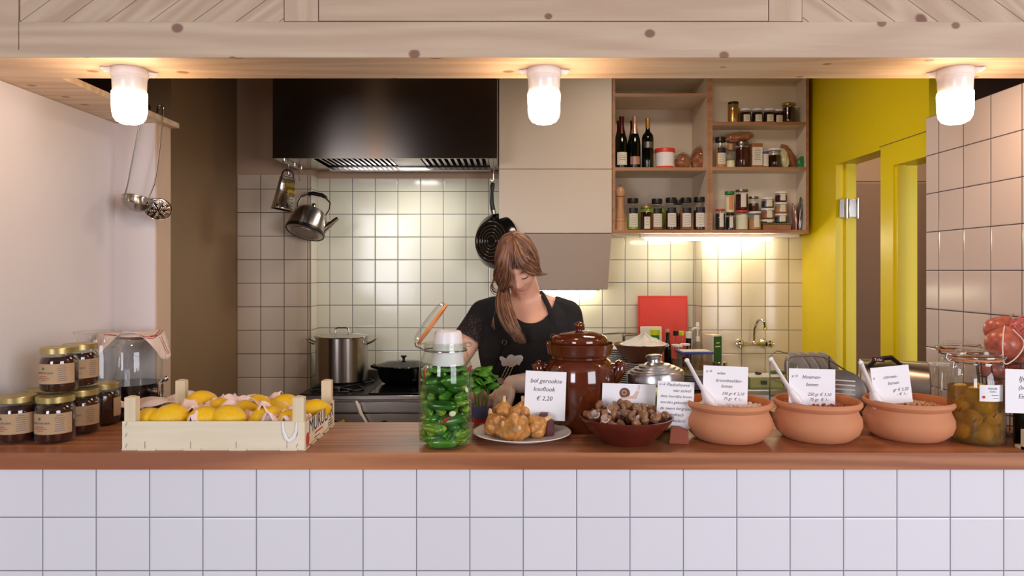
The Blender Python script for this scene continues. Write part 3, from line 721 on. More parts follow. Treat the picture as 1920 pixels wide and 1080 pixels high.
# --- right shelf, middle level
x, r, h = shelf_item(1341, 1361, 258, RM); jar('spice_jar', 'black-capped spice jar with black and white label beside the middle upright', 'spice jar', (x, 4.46, RM), r, h, 'black_pl', .026, r*.95, 'garlic', .85, 'paper', (.12,.48), .8, ['kruiden','basis'], band='black_pl', group='black-capped spice jars', tz=.006)
x, r, h = shelf_item(1361.5, 1378, 270, RM); jar('cork_bottle', 'small clear bottle with wooden stopper beside the red jar', 'bottle', (x, 4.46, RM), r, h, 'walnut_w', .035, r*.62, 'garlic_l', .5, neck=.55, shoulder=.8)
x, r, h = shelf_item(1379, 1404, 266, RM); jar('spice_jar', 'jar packed with red chilli, grey lid, carrying a brown bag', 'jar', (x, 4.462, RM), r, h, 'steel_d', .014, r*.92, 'foil_r', 1.0, neck=.9)
chz = RM+h
x, r, h = shelf_item(1407, 1427, 270, RM)
t = thing('carton', 'narrow white and brown carton standing between red jar and small tin', 'box', (x, 4.46, RM))
mb = MB(); mb.box(-r, r, -.03, .03, 0, h); obj('box_body', mb, M['brownbag'], t, .001)
mb = MB(); mb.box(-r*.95, r*.95, -.0312, -.030, h*.10, h*.84); lo = obj('label', mb, M['paper'], t)
mb = MB(); bars(mb, 7, 0, h*.76, r*1.4, .011, .002, y=-.0316); obj('print', mb, M['ink_g'], lo)
x, r, h = shelf_item(1427.5, 1440, 285, RM); jar('spice_tin', 'small pale tin with dark blue lid beside the carton', 'tin', (x, 4.45, RM), r, h, 'blue', .008, r, 'steel_s', 1.0, 'paper', (.1,.85), .9, neck=.98)
x, r, h = shelf_item(1440.5, 1465, 279, RM); jar('preserve_jar', 'squat jar of dark olives with white lid on the middle shelf', 'jar', (x, 4.465, RM), r, h, 'white_pl', .01, r*1.02, 'honey', .85, neck=.92)
bag('plastic_bag', 'brown bag of bulgur lying on top of the red chilli jar', (X(1386, 4.47), 4.47, chz+.001), .088, .035, .030, M['brownbag'], 12, (0, -.16, 0))
bag('plastic_bag', 'slim clear bag of white rice leaning beside the dark olives', (X(1474, 4.46), 4.46, RM), .028, .025, .066, M['garlic_l'], 15, (0, -.2, 0))
bag('paper_bag', 'folded brown paper bag leaning against the shelf side', (X(1490, 4.50), 4.50, RM), .034, .03, .088, M['brownbag'], 18, (0, -.45, 0), film=False)
bag('plastic_bag', 'small green and white packet in the shelf corner', (X(1500, 4.44), 4.44, RM), .028, .015, .038, M['green'], 22, (0, .25, 0), film=False)
# --- right shelf, lower level
def J(pl, pr, pt, zb_, label, lid, fill, Z=4.455, fh=.9, lab='paper', group=None, lh=.008, name='storage_jar', pb=None, **kw):
    x, r, h = shelf_item(pl, pr, pt, zb_, Z); jar(name, label, 'jar', (x, Z, zb_), r, h, lid, lh, r*1.0, fill, fh, lab, (.15,.8), .42, None, neck=.93, shoulder=.92, group=group, **kw); return zb_+h
a = J(1341.5, 1359.5, 392, LB, 'dark jar with bright red lid beside the middle upright', 'red', 'black_pl')
b = J(1361, 1377, 400, LB, 'small jar of pepper with dark red lid under the green-lidded jar', 'foil_r', 'black_pl')
c = J(1379.5, 1402, 395, LB, 'tall clear jar with pale red lid under the dark red jar', 'red', 'garlic_l', fh=.9)
d = J(1403.5, 1427, 397, LB, 'clear jar of peppercorns with white lid and narrow label', 'white_pl', 'garlic', fh=.7)
J(1359, 1377, 359, b+.0005, 'green-capped jar with orange label stacked on the pepper jar', 'green', 'garlic_l', lab='rubber', lh=.016, fh=.9)
J(1379, 1402.5, 356, c+.0005, 'blue-grey-lidded jar of red sauce with white label, stacked', 'steel_d', 'foil_r', lab='paper')
J(1404, 1422, 369, d+.0005, 'small jar of red paste stacked on the peppercorn jar', 'steel_d', 'foil_r', lab=None, fh=.65)
x0, x1 = X(1428, 4.46), X(1480, 4.46)
t = thing('storage_box', 'low clear storage box with green lid carrying the small pots', 'box', ((x0+x1)/2, 4.47, LB))
hw = (x1-x0)/2; mb = MB(); mb.box(-hw, hw, -.04, .04, 0, .036); obj('box_body', mb, M['brownbag'], t, .003)
mb = MB(); mb.box(-hw-.003, hw+.003, -.043, .043, .036, .043); obj('lid', mb, M['green'], t, .002)
zz = LB+.0435
for pl, pr, tops, mats, w_ in ((1427.5, 1451, (412, 391, 371), ('garlic', 'brownbag', 'steel_d'), 'left'), (1453, 1475.5, (401, 380, 360), ('steel_d', 'garlic', 'foil_r'), 'right')):
    z = zz
    for pt, m, lv in zip(tops, mats, ('bottom', 'middle', 'top')):
        z = J(pl, pr, pt, z, f'small white-lidded spice pot, {lv} of the {w_} stack of three', 'white_pl', m, fh=.85, group='stacked spice pots', name='spice_pot')+.0005
x = X(1500, 4.48)
for i, (dx, mm, an, lab_) in enumerate(((-.040, 'foil_p', -.1, 'slim pinkish packet standing beside the stacked spice pots'), (-.014, 'steel_d', .10, 'tall dark packet standing upright in the shelf corner'), (.012, 'brownbag', -.08, 'clear bag of brown twigs standing in the shelf corner'))):
    bag('spice_packet', lab_, (x+dx, 4.45+.02*i, LB), .012+.005*i, .03, .085 if i != 1 else .11, M[mm], 30+i, (0, an, 0), film=(i == 2))

# ---------------------------------------------------------------- stove
sx0, sx1, sy0 = -1.225, -.16, 4.09
t = thing('gas_range', 'stainless range with black hob, long front panels and black knobs', 'stove', (sx0, sy0, 0))
w, d = sx1-sx0, .50
mb = MB(); mb.box(0, w, .03, d+.17, .0, .86); obj('body', mb, M['steel_d'], t)
mb = MB(); mb.box(0, w, 0, .03, .845, .868); mb.box(0, .012, .03, d, .845, .868); obj('top_rim', mb, M['steel'], t, .003)
mb = MB(); mb.box(0, w, .0, .03, .774, .832); obj('upper_front_panel', mb, M['steel'], t, .002)
mb = MB(); mb.box(0, w, .0, .03, .62, .765); obj('knob_panel', mb, M['steel'], t, .002)
mb = MB(); mb.box(0, w, .012, .03, .1, .615); obj('oven_door', mb, M['steel'], t, .003)
mb = MB(); mb.box(.012, .40, .015, d+.16, .8605, .874); obj('gas_hob', mb, M['black_iron'], t, .002)
mb = MB(); mb.box(.41, w-.004, .012, d+.16, .8605, .881); obj('griddle_plate', mb, M['black_gl'], t, .003)
mb = MB(); mb.box(0, w, d+.12, d+.17, .86, .93); obj('rear_upstand', mb, M['steel_d'], t, .003)
for by, bx in ((.14, .2), (.44, .2)):
    mb = MB()
    for k in range(4):
        a = k*PI/2+PI/4; mb.box(-.006, .006, .035, .165, .008, .022, 0, T_((bx, by, .874), (0, 0, a)))
    mb.tube([(bx+.15*math.cos(a_*PI/12), by+.13*math.sin(a_*PI/12), .884) for a_ in range(24)], .006, 6, closed=True)
    mb.lathe([(0,.02),(.03,.02),(.038,.012),(.045,.0),(0,0)], 20, 0, T_((bx, by, .874)))
    obj('pan_support', mb, M['black_iron'], t)
for i, kx in enumerate((.215, .50, .78)):
    mb = MB(); mb.lathe([(0,.028),(.018,.028),(.021,.024),(.024,.006),(.028,.0),(0,0)], 24, 0, T_((kx, 0, .70), (PI/2, 0, 0))); mb.box(kx-.004, kx+.004, -.034, -.02, .684, .716)
    obj('knob', mb, M['black_pl'], t)
mb = MB(); mb.ball((.262, -.02, .715), (.022, .008, .013), 16, 10); mb.ball((.272, -.02, .727), (.01, .007, .01), 12, 8); mb.prism([(.232,.712),(.244,.724),(.250,.710)], -.024, -.016)
o = obj('bird_magnet', mb, plain('yellow_plastic', 'f0d020', .4)); o.location = t.location; tag(o, 'small yellow bird-shaped magnet beside the stove knob', 'magnet')
# spoon hanging on the front panel
Z = 4.05
mb = MB(); P = [(X(667, Z), Z, H(752, Z)), (X(671, Z), Z, H(760, Z)), (X(676, Z), Z, H(775, Z)), (X(692, Z), Z, H(800, Z)), (X(700, Z), Z, H(815, Z))]
mb.tube(P, [.012, .026, .022, .011, .010], 12, flat=.45)
o = obj('plastic_spatula', mb, M['white_pl']); tag(o, 'white plastic spatula leaning against the front of the stove', 'spatula')

def pot_handles(t, R, z, mat):
    for s in (-1, 1):
        mb = MB(); mb.tube([(s*(R-.002), -.04, z), (s*(R+.030), -.038, z+.014), (s*(R+.05), -.02, z+.030), (s*(R+.052), .02, z+.030), (s*(R+.03), .038, z+.014), (s*(R-.002), .04, z)], .0055, 8); obj('handle', mb, mat, t)
Z = 4.50; R = .163
t = thing('stock_pot', 'tall steel stock pot with lid on the left burner', 'pot', (X(641, Z), Z, .8975))
mb = MB(); mb.lathe([(0,0),(R*.96,0),(R*.98,.004),(R*.98,.268),(R*1.01,.272),(R*.97,.272)], 64); obj('pot_body', mb, M['steel'], t)
mb = MB(); mb.lathe([(R*1.03,.270),(R*1.04,.274),(R*.99,.279),(R*.5,.290),(0,.293)], 64); obj('lid', mb, M['steel_s'], t)
mb = MB(); mb.tube([(-.045,0,.285),(-.042,0,.315),(-.03,0,.324),(.03,0,.324),(.042,0,.315),(.045,0,.285)], .005, 8); obj('lid_handle', mb, M['steel_s'], t)
pot_handles(t, R, .225, M['steel_s'])
Z = 4.46; t = thing('casserole', 'black enamel casserole with knobbed lid on the griddle plate', 'casserole', (X(757, Z), Z, .882))
SQ = T_((0,0,0), (0,0,0), (1.12, .85, 1))
mb = MB(); mb.lathe([(0,0),(.10,0),(.12,.01),(.138,.04),(.148,.10),(.152,.105),(.146,.107)], 48, 0, SQ); obj('pot_body', mb, M['black_gl'], t)
mb = MB(); mb.lathe([(.153,.104),(.157,.108),(.155,.114),(.13,.120),(.09,.136),(.04,.142),(0,.143)], 48, 0, SQ); obj('lid', mb, M['black_gl'], t)
mb = MB(); mb.lathe([(.008,.141),(.008,.155),(.019,.166),(.019,.171),(0,.173)], 20); obj('lid_knob', mb, M['black_pl'], t)
for s in (-1, 1): mb = MB(); mb.tube([(s*.155,-.04,.098),(s*.192,-.03,.108),(s*.192,.03,.108),(s*.155,.04,.098)], .009, 8); obj('handle', mb, M['black_gl'], t)

# ---------------------------------------------------------------- back worktop with base cabinets
t = thing('base_cabinet', 'low kitchen cabinet run under the sink worktop', 'cabinet', (0, 0, 0))
mb = MB(); mb.box(-.15, 1.205, 4.09, 4.775, 0, .838); mb.box(1.205, 1.85, 4.09, 4.595, 0, .838); obj('carcass', mb, M['white_lam2'], t)
for k in range(4): mb = MB(); mb.box(-.145+k*.499, .349+k*.499, 4.072, 4.0895, .10, .83); obj('door', mb, M['white_lam2'], t, .002)
t = thing('sink_worktop', 'stainless worktop along the back wall holding plates and bottles', 'worktop', (0, 0, 0))
mb = MB(); mb.box(-.155, 1.205, 4.05, 4.775, .84, .88); mb.box(1.2052, 1.85, 4.05, 4.595, .84, .88); obj('top', mb, M['steel_d'], t, .002)
mb = MB(); mb.box(1.25, 1.78, 4.20, 4.50, .8802, .884); obj('sink_rim', mb, M['steel_s'], t, .001)

# wall tap
Z = 4.52; t = thing('wall_tap', 'chrome wall-mounted mixer tap with two cross knobs on the tiles', 'tap', (X(1417, Z), 4.55, H(646, Z)))
mb = MB(); mb.tube([(-.07, 0, 0), (.07, 0, 0)], [.012, .012], 12); mb.ball((0, 0, .005), (.018, .018, .018), 16, 10); obj('mixer_body', mb, M['chrome'], t)
for s in (-1, 1):
    mb = MB(); mb.lathe([(.028,.045),(.03,.04),(.024,.03),(.013,.02),(.013,-.01)], 20, 0, T_((s*.075, .004, 0), (-PI/2, 0, 0))); obj('wall_rosette', mb, M['chrome'], t)
    mb = MB(); mb.ball((s*.095, -.015, .002), (.020, .024, .024), 16, 10, fn=lambda x, y, z: (x, y*(1+.12*math.cos(6*math.atan2(z, y))), z*(1+.12*math.cos(6*math.atan2(z, y))))); mb.ball((s*.117, -.015, .002), (.006,.01,.01), 10, 8)
    obj('tap_knob', mb, M['chrome'], t)
mb = MB(); P = [(0, 0, .01), (0, 0, .05), (.002, -.005, .10), (.012, -.03, .150), (.025, -.06, .160), (.036, -.085, .145), (.038, -.09, .10)]
mb.tube(P, [.010, .009, .009, .009, .009, .009, .012], 12); obj('spout', mb, M['chrome'], t)

# red and white chopping boards
Z = 4.73; t = thing('chopping_board', 'big red plastic chopping board leaning on the tiled back wall', 'chopping board', (X(1243, Z), Z-.02, .8805), (math.radians(-2.5), 0, 0))
w2 = (1290-1197)/2*Z/F; hh = H(553, Z)-.885
mb = MB(); mb.box(-w2, w2, 0, .012, 0, hh); obj('board', mb, M['red'], t, .003)
mb = MB(); g = .008
mb.box(-w2+g, w2-g, -.0008, .0, hh-g-.004, hh-g); mb.box(-w2+g, -w2+g+.003, -.0008, .0, .01, hh-g-.004); mb.box(w2-g-.003, w2-g, -.0008, 0, .01, hh-g-.004)
obj('juice_groove', mb, plain('red_groove', 'b82f22', .5), t)
Z = 4.55; mb = MB(); mb.box(-.068, .068, 0, .008, 0, H(611, Z)-.885)
o = obj('chopping_board', mb, M['white_pl'], bevel=.004, loc=(X(1222, Z), Z, .8805), rot=(math.radians(-4), 0, 0)); tag(o, 'small white chopping board leaning in front of the red one', 'chopping board')
# wire rack for plates
Z = 4.48; t = thing('plate_rack', 'curved grey wire plate rack behind the plate stacks', 'rack', (0, 0, 0))
mb = MB(); za, zb2 = H(624, Z), .885
arc = [(X(1128+i*8, Z), Z+.10-.10*math.cos((i/10-.5)*PI*.9), za-.003*abs(i-5)) for i in range(11)]
mb.tube(arc, .005, 8); obj('top_rail', mb, M['steel_d'], t)
for i in (0, 5, 10): mb = MB(); mb.tube([arc[i], (arc[i][0], arc[i][1], zb2)], .004, 8); obj('upright', mb, M['steel_d'], t)
mb = MB(); mb.tube([(X(1170,4.42), 4.42, .885), (X(1170,4.42), 4.42, H(631,4.42)), (X(1175,4.42), 4.42, H(629,4.42)), (X(1206,4.42), 4.42, H(629,4.42)), (X(1208,4.42), 4.42, .885)], .0035, 8); obj('front_loop', mb, M['black_pl'], t)

# plates
def plate_mesh(R, rimw=.62):
    mb = MB(); mb.lathe([(0,.004),(R*.55,.004),(R*.62,.007),(R*.97,.016),(R,.018),(R*.995,.0205),(R*.95,.019),(R*.62,.011),(R*.5,.008),(0,.008)], 40); return mb
def stack(cx, Z, R, z0, z1, step, label, group, mat, rimmat=None):
    first = None; z = z0; k = 0
    while z < z1:
        if first is None:
            first = thing('dinner_plate', 'lowest '+label, 'plate', (cx, Z, z), (0,0,0), group); obj('plate_body', plate_mesh(R), mat, first)
            if rimmat: mb = MB(); mb.lathe([(R*.998,.0178),(R+.0008,.0185),(R*.999,.0200),(R*.994,.0202)], 40); obj('rim_line', mb, rimmat, first)
        else: dup(first, (cx+random.uniform(-.002,.002), Z+random.uniform(-.002,.002), z), label=(ORD[k]+' from below, ' if z+step < z1 else 'topmost ')+label)
        z += step; k += 1
    return z
zt1 = stack(X(1165, 4.36), 4.36, .125, .881, H(645, 4.36)-.03, .0125, 'white plate in the tall stack behind the brown crock', 'plates in the tall rear stack', M['white_cer'])
zt2 = stack(X(1190, 4.19), 4.185, .11, .881, H(672, 4.185)-.03, .0115, 'white plate in the lower stack under the brown bowl', 'plates in the lower stack', M['white_cer'])
zt3 = stack(X(1298, 4.25), 4.25, .118, .881, H(700, 4.25)-.012, .0125, 'white plate with dark blue rim in the stack under the blue-lidded box', 'blue-rimmed plates', M['white_cer'], M['blue'])
Z = 4.19; z0 = zt2-.0115+.0205
t = thing('mixing_bowl', 'wide brown bowl holding a white cloth on the plate stack', 'bowl', (X(1201, Z), Z, z0)); R = .158
mb = MB(); mb.lathe([(0,0),(.07,0),(.075,.006),(R*.78,.05),(R*.98,.098),(R,.102),(R*.97,.102),(R*.75,.05),(.065,.010),(0,.009)], 48); obj('bowl_body', mb, plain('brown_bowl_glaze', '7a4a30', .4, 0, .1), t)
mb = MB()
def ff(u, v):
    a = u*2*PI; r = v*R*.92; n = noise.noise(Vector((math.cos(a)*v*3, math.sin(a)*v*3, 4)))
    return (r*math.cos(a)+.02, r*math.sin(a), .098+(1-v)**1.1*.052*(1+.4*math.sin(a*3))+n*.02*(1-v*.5))
mb.grid(36, 10, ff); o = obj('kitchen_cloth', mb, M['white_cer'], loc=t.location, solid=.002); tag(o, 'white cloth heaped in the wide brown bowl', 'cloth')
# blue-lidded box with sprouts
Z = 4.25; z0 = zt3-.0125+.0205; t = thing('storage_box', 'clear plastic box of sprouts with blue lid on the rimmed plates', 'box', (X(1302, Z), Z, z0), (0, 0, .05))
mb = MB(); hh = H(662, Z)-z0; mb.box(-.09, .09, -.06, .06, 0, .004); mb.box(-.09, .09, -.06, -.058, .004, hh); mb.box(-.09, .09, .058, .06, .004, hh); mb.box(-.09, -.088, -.058, .058, .004, hh); mb.box(.088, .09, -.058, .058, .004, hh); obj('box_body', mb, thin_glass('milky_plastic', (.9,.88,.84,1), .6, .2, 1.0), t)
mb = MB(); mb.box(-.096, .096, -.066, .066, hh, hh+.012); obj('lid', mb, M['blue'], t, .003)
mb = MB(); mb.box(-.084, .084, -.054, .054, hh+.012, hh+.017); obj('lid_centre', mb, M['white_pl'], t, .002)
mb = MB()
for k in range(90):
    p = Vector((random.uniform(-.075,.075), random.uniform(-.05,.05), random.uniform(.01, hh*.62))); q = p+Vector((random.uniform(-.025,.025), random.uniform(-.01,.01), random.uniform(-.012,.02)))
    q.x = max(-.083, min(.083, q.x)); mb.tube([p, (p+q)/2+Vector((0,0,.006)), q], .0022, 5)
o = obj('sprouts', mb, M['garlic'], t); o['kind'] = 'stuff'
# bottles on the worktop
def wbottle(name, label, px, top, r, Z, body, cap, fill=None, neck=.4, sh=.6, cap_h=.02, cat='bottle', base=.8805):
    t = thing(name, label, cat, (X(px, Z), Z, base)); h = H(top, Z)-base
    mb = MB(); mb.lathe([(0,0),(r*.95,0),(r,.005),(r,h*sh),(r*.85,h*(sh+.07)),(r*neck,h*(sh+.2)),(r*neck,h-cap_h)], 24); obj('bottle_body', mb, M[body], t)
    if fill: mb = MB(); mb.lathe([(0,.003),(r*.93,.004),(r*.93,h*sh*.85),(0,h*sh*.85)], 24); obj('contents', mb, M[fill], t)
    mb = MB(); mb.lathe([(r*neck*1.15,h-cap_h),(r*neck*1.2,h-.002),(r*neck*1.1,h),(0,h)], 20); obj('cap', mb, M[cap], t); return t
M['yellow_pl'] = plain('lime_yellow_cap', 'cddc20', .4)
wbottle('syrup_bottle', 'green bottle with lime yellow cap before the white board', 1228, 617, .033, 4.40, 'green', 'yellow_pl', neck=.8, sh=.7, cap_h=.035)
wbottle('vinegar_bottle', 'slim dark glass bottle with pale stopper before the red board', 1252, 617, .022, 4.36, 'bottle_dk', 'foil_p', neck=.5, sh=.62)
wbottle('oil_bottle', 'clear oil bottle with black cap right of the slim dark bottle', 1267, 620, .028, 4.45, 'glass', 'black_pl', 'brownbag', .5, .55, .03)
wbottle('oil_bottle', 'clear bottle with yellow cap right of the black-capped one', 1278, 621, .028, 4.53, 'glass', 'yellow_pl', 'foil_g', .5, .55, .025)
wbottle('spice_jar', 'clear jar with grey-white lid below the black-capped bottle', 1269, 646, .031, 4.34, 'glass', 'white_pl', 'brownbag', .9, .8, .012, 'jar')
wbottle('spice_jar', 'second grey-lidded clear jar, nearer the green carton', 1284.5, 644, .028, 4.40, 'glass', 'white_pl', 'foil_r', .9, .8, .012, 'jar')
wbottle('sauce_bottle', 'dark bottle with white cap beside the soap dispenser', 1291, 622, .018, 4.52, 'bottle_dk', 'white_pl', None, .9, .6, .04)
Z = 4.62
t = thing('soap_dispenser', 'clear pump soap dispenser in the tiled corner', 'dispenser', (X(1308, 4.52), 4.52, .8805)); h = H(640, 4.52)-.8805
mb = MB(); mb.lathe([(0,0),(.034,0),(.036,.005),(.036,h*.8),(.030,h*.92),(.014,h)], 24); obj('bottle_body', mb, M['plastic_clear'], t)
mb = MB(); mb.tube([(0,0,h),(0,0,h+.08)], .004, 8); mb.lathe([(0,h+.03),(.013,h+.03),(.013,h),(0,h)], 14); mb.tube([(.012,0,h+.078),(0,0,h+.083),(-.03,-.01,h+.083),(-.036,-.01,h+.072)], [.008,.009,.006,.005], 8); mb.tube([(0,0,h+.095),(0,0,h+.12)],[.012,.008],10); obj('pump', mb, M['white_pl'], t)
Z = 4.50; x0, x1 = X(1323, Z), X(1352, Z)
t = thing('carton', 'green and white drink carton standing in front of the sink tiles', 'box', ((x0+x1)/2, Z, .8805), (0, 0, .5)); hh = H(627, Z)-.8805
mb = MB(); mb.box(-.036, .036, -.036, .036, 0, hh); obj('carton_body', mb, M['paper'], t, .002)
mb = MB(); mb.box(-.033, .033, -.0375, -.0362, .02, hh-.01); lo = obj('green_label', mb, M['green_box'], t)
mb = MB(); mb.ball((0, -.038, .06), (.022, .0012, .026), 16, 8); bars(mb, 2, 0, hh-.05, .045, .022, .006, y=-.0385); obj('print', mb, M['garlic_l'], lo)
Z = 4.36; jar('preserve_jar', 'squat jar with steel clip lid behind the first price card', 'jar', (X(1349, Z), Z, .8805), .045, H(678, Z)-.8805, 'steel_s', .02, .046, 'honey', .8, neck=.95)
# kitchen scale, sponge
Z = 4.35; t = thing('kitchen_scale', 'olive green kitchen scale on the sink worktop', 'scale', (X(1431, Z), Z, .8805)); 
mb = MB(); mb.add([(-.10,-.07,0),(.10,-.07,0),(.10,.10,0),(-.10,.10,0),(-.095,-.05,.058),(.095,-.05,.058),(.095,.10,.058),(-.095,.10,.058)], [(0,1,2,3),(4,7,6,5),(0,4,5,1),(1,5,6,2),(2,6,7,3),(3,7,4,0)]); obj('scale_body', mb, plain('olive_plastic', '8a8a50', .4), t, .005)
mb = MB(); mb.box(-.035, .0, -.066, -.058, .020, .042); obj('display', mb, M['black_pl'], t)
mb = MB(); mb.box(-.10, .10, -.045, .10, .0585, .066); obj('weighing_plate', mb, M['white_pl'], t, .002)
mb = MB(); mb.ball((0,0,.008), (.022,.012,.007), 14, 8); mb.ball((-.012,0,.013), (.008,.008,.007), 10, 6)
o = obj('sink_plug', mb, M['black_pl'], loc=(X(1423, 4.36), 4.37, .9465)); tag(o, 'small dark sink plug lying on the kitchen scale', 'plug')
Z = 4.42; t = thing('sponge', 'yellow scouring sponge with green top beside the scale', 'sponge', (X(1456, Z)+.012, Z, .8845), (0, 0, -.2))
mb = MB(); mb.box(-.05, .05, -.035, .035, .035, .063); obj('foam', mb, plain('yellow_foam', 'd8a830', .9, 0, .1, 30, .5, 200), t, .005)
mb = MB(); mb.box(-.05, .05, -.035, .035, .0632, .076); obj('scourer', mb, plain('green_scourer', '3f6a38', .95), t, .003)
mb = MB(); mb.box(-.055, .055, -.04, .04, 0, .0345); obj('sponge_tray', mb, M['steel_d'], t, .003)

# ================================================================ things on the serving counter
def ground(px, py): Z = (EYE-CT)*F/(py-507); return X(px, Z), Z      # foot point on the counter
# ---------------------------------------------------------------- honey jars, left
def honey(px, Z, z, label, rot=0, first=None, r=.0535, h=.138):
    if first: return dup(first, (X(px, Z), Z, z), (0, 0, rot), label)
    t = thing('honey_jar', label, 'jar', (X(px, Z), Z, z), (0, 0, rot), 'honey jars piled at the left end of the counter')
    mb = MB(); mb.lathe([(0,.003),(r*.8,0),(r*.94,.004),(r,.014),(r,h*.70),(r*.97,h*.76),(r*.88,h*.80),(r*.88,h*.84),(r*.93,h*.86),(r*.9,h*.90)], 40); obj('glass_body', mb, M['glass'], t)
    mb = MB(); mb.lathe([(0,.005),(r*.78,.005),(r*.92,.008),(r*.97,.018),(r*.97,h*.69),(r*.93,h*.75),(r*.85,h*.80),(0,h*.80)], 36); obj('contents', mb, M['honey'], t)
    mb = MB(); mb.lathe([(r*.90,h*.87),(r*.96,h*.875),(r*.965,h*.985),(r*.93,h),(r*.86,h*.993),(0,h*.993)], 40); obj('lid', mb, M['gold_lid'], t)
    mb = MB(); ring_label(mb, r, h*.22, h*.66, 1.45); lo = obj('label', mb, M['kraft'], t)
    mb = MB(); text(mb, 'BRANDON BAR', .0088, -.014, h*.46, wrap=r+.0016); text(mb, '\u2022', .035, -.014, h*.545, wrap=r+.0016)
    bars(mb, 2, -.014, h*.385, .045, .006, .0025, wrap=r+.0016, m=1); bars(mb, 1, -.012, h*.30, .03, .005, .0013, wrap=r+.0016)
    bars(mb, 8, .042, h*.61, .030, h*.046, .0013, wrap=r+.0016)
    obj('print', mb, [M['ink_g'], plain('faded_red_ink', 'a05a4a', .8)], lo)
    return t
h1 = honey(104, 2.17, CT, 'dark jam jar with kraft label, front right of the lower row')
honey(33, 2.17, CT, 'kraft-labelled jam jar at the left picture edge, front row', .0, h1)
honey(152, 2.285, CT, 'kraft-labelled jam jar of the second row, behind the front right one', .25, h1)
honey(84, 2.30, CT, 'jam jar in the second row of which mainly the lid shows', .2, h1)
honey(192, 2.41, CT, 'unlabelled side of the rear right jam jar, nearest the wine dispenser', 2.6, h1)
honey(111, 2.235, CT+.1385, 'kraft-labelled jam jar on top of the pile, in front', -.05, h1)
honey(150, 2.34, CT+.1385, 'kraft-labelled jam jar on top of the pile, behind the front one', .5, h1)
honey(128, 2.42, CT, 'jam jar hidden in the third row under the top jars', 1.2, h1)
# ---------------------------------------------------------------- fruit dish, left
Zc = 2.62
t = thing('fruit_dish', 'white footed dish of squash and fruit behind the jam jars', 'dish', (X(8, Zc)+.02, Zc, CT))
cx = t.location.x; R = .165; zr = .095
mb = MB(); mb.lathe([(0,0),(.07,0),(.07,.006),(.03,.02),(.025,zr-.03),(.05,zr-.02),(R*.7,zr-.008),(R*.97,zr+.014),(R,zr+.018),(R*.95,zr+.016),(R*.6,zr),(0,zr-.004)], 56); obj('dish_body', mb, M['white_cer'], t)
def fruit(name, label, cat, loc, r3, mat, stem=None, fn=None, rot=(0,0,0)):
    t = thing(name, label, cat, loc, rot)
    mb = MB(); mb.ball((0,0,0), r3, 32, 20, fn=fn); obj('flesh', mb, mat, t)
    if stem: mb = MB(); mb.tube([(0,0,r3[2]*.9),(0,.002,r3[2]*1.1),(.004,.003,r3[2]*1.28)], [.010,.006,.007], 8); obj('stem', mb, M['walnut'], t)
    return t
M['squash'] = plain('butternut_skin', 'd8a070', .4, 0, .06); M['yel_sq'] = plain('yellow_squash_skin', 'd8b020', .4, 0, .12, 10); M['plum'] = plain('dark_avocado_skin', '1c1a22', .35, 0, .2, 20, .2)
rib = lambda x, y, z: (x*(1+.04*math.cos(5*math.atan2(y, x))), y*(1+.04*math.cos(5*math.atan2(y, x))), z)
zf = CT+zr
fruit('yellow_squash', 'large yellow squash on top of the fruit dish', 'squash', (X(66, 2.66), 2.66, H(660, 2.66)), (.056, .055, .050), M['yel_sq'], True, rib, (0, -1.0, 0))
fruit('yellow_squash', 'smaller yellow squash at the back left of the dish', 'squash', (X(28, 2.72), 2.72, H(682, 2.72)), (.052, .05, .046), M['yel_sq'], None, rib, (0, .6, 0))
def bn(x, y, z): k = 1-.35*max(0, min(1, (x+.1)*1.2)); return (x, y*k, z*k)
fruit('butternut_squash', 'round orange-beige butternut squash in front of the yellow ones', 'squash', (X(40, 2.57), 2.57, H(700, 2.57)), (.070, .062, .056), M['squash'], None)
fruit('butternut_squash', 'pale squash cut off by the left picture edge', 'squash', (X(-12, 2.55), 2.55, H(706, 2.55)), (.06, .055, .052), M['squash'], None)
fruit('avocado', 'dark avocado lying in front of the butternut squash', 'avocado', (X(47, 2.50), 2.50, H(713, 2.50)), (.040, .034, .027), M['plum'], None)
fruit('ginger_root', 'small beige root at the left front of the dish', 'ginger', (X(4, 2.50), 2.50, H(722, 2.50)), (.035, .028, .020), M['kraft'], None)
# ---------------------------------------------------------------- glass jug and wine dispenser under a cloth
Zj = 2.56; jx = X(184, Zj); r = .076; hj = H(622, Zj)-CT
t = thing('glass_jug', 'tall clear glass jug behind the jam jars beside the dispenser', 'jug', (jx, Zj, CT))
mb = MB(); mb.lathe([(0,.006),(r*.85,.002),(r*.95,.008),(r*.95,hj*.7),(r*.84,hj*.84),(r*.86,hj*.9),(r*1.0,hj*.985),(r*1.02,hj),(r*.98,hj)], 40); obj('glass_body', mb, M['glass'], t)
mb = MB(); mb.lathe([(r*1.0,hj-.003),(r*1.03,hj),(r*1.0,hj+.003),(r*.97,hj)], 40); obj('rim', mb, M['glass'], t)
mb = MB(); mb.tube([(r*.82,-.02,hj*.84),(r*1.15,-.04,hj*.86),(r*1.38,-.05,hj*.74),(r*1.3,-.05,hj*.55),(r*.93,-.02,hj*.45)], .009, 10); obj('handle', mb, M['glass'], t)
Zd = 2.78; dx = X(247, Zd); r = .108; hd = H(632, Zd)-CT
t = thing('drink_dispenser', 'big glass drink dispenser a third full of dark wine', 'dispenser', (dx, Zd, CT))
mb = MB(); mb.lathe([(0,.01),(r*.9,.004),(r*.97,.010),(r,.03),(r,hd*.80),(r*.96,hd*.86),(r*.88,hd*.92),(r*.90,hd)], 48); obj('glass_body', mb, M['glass'], t)
hl = H(717, Zd)-CT
mb = MB(); mb.lathe([(0,.012),(r*.93,.012),(r*.97,.03),(r*.97,hl),(0,hl)], 48); obj('wine', mb, M['wine'], t)
mb = MB()
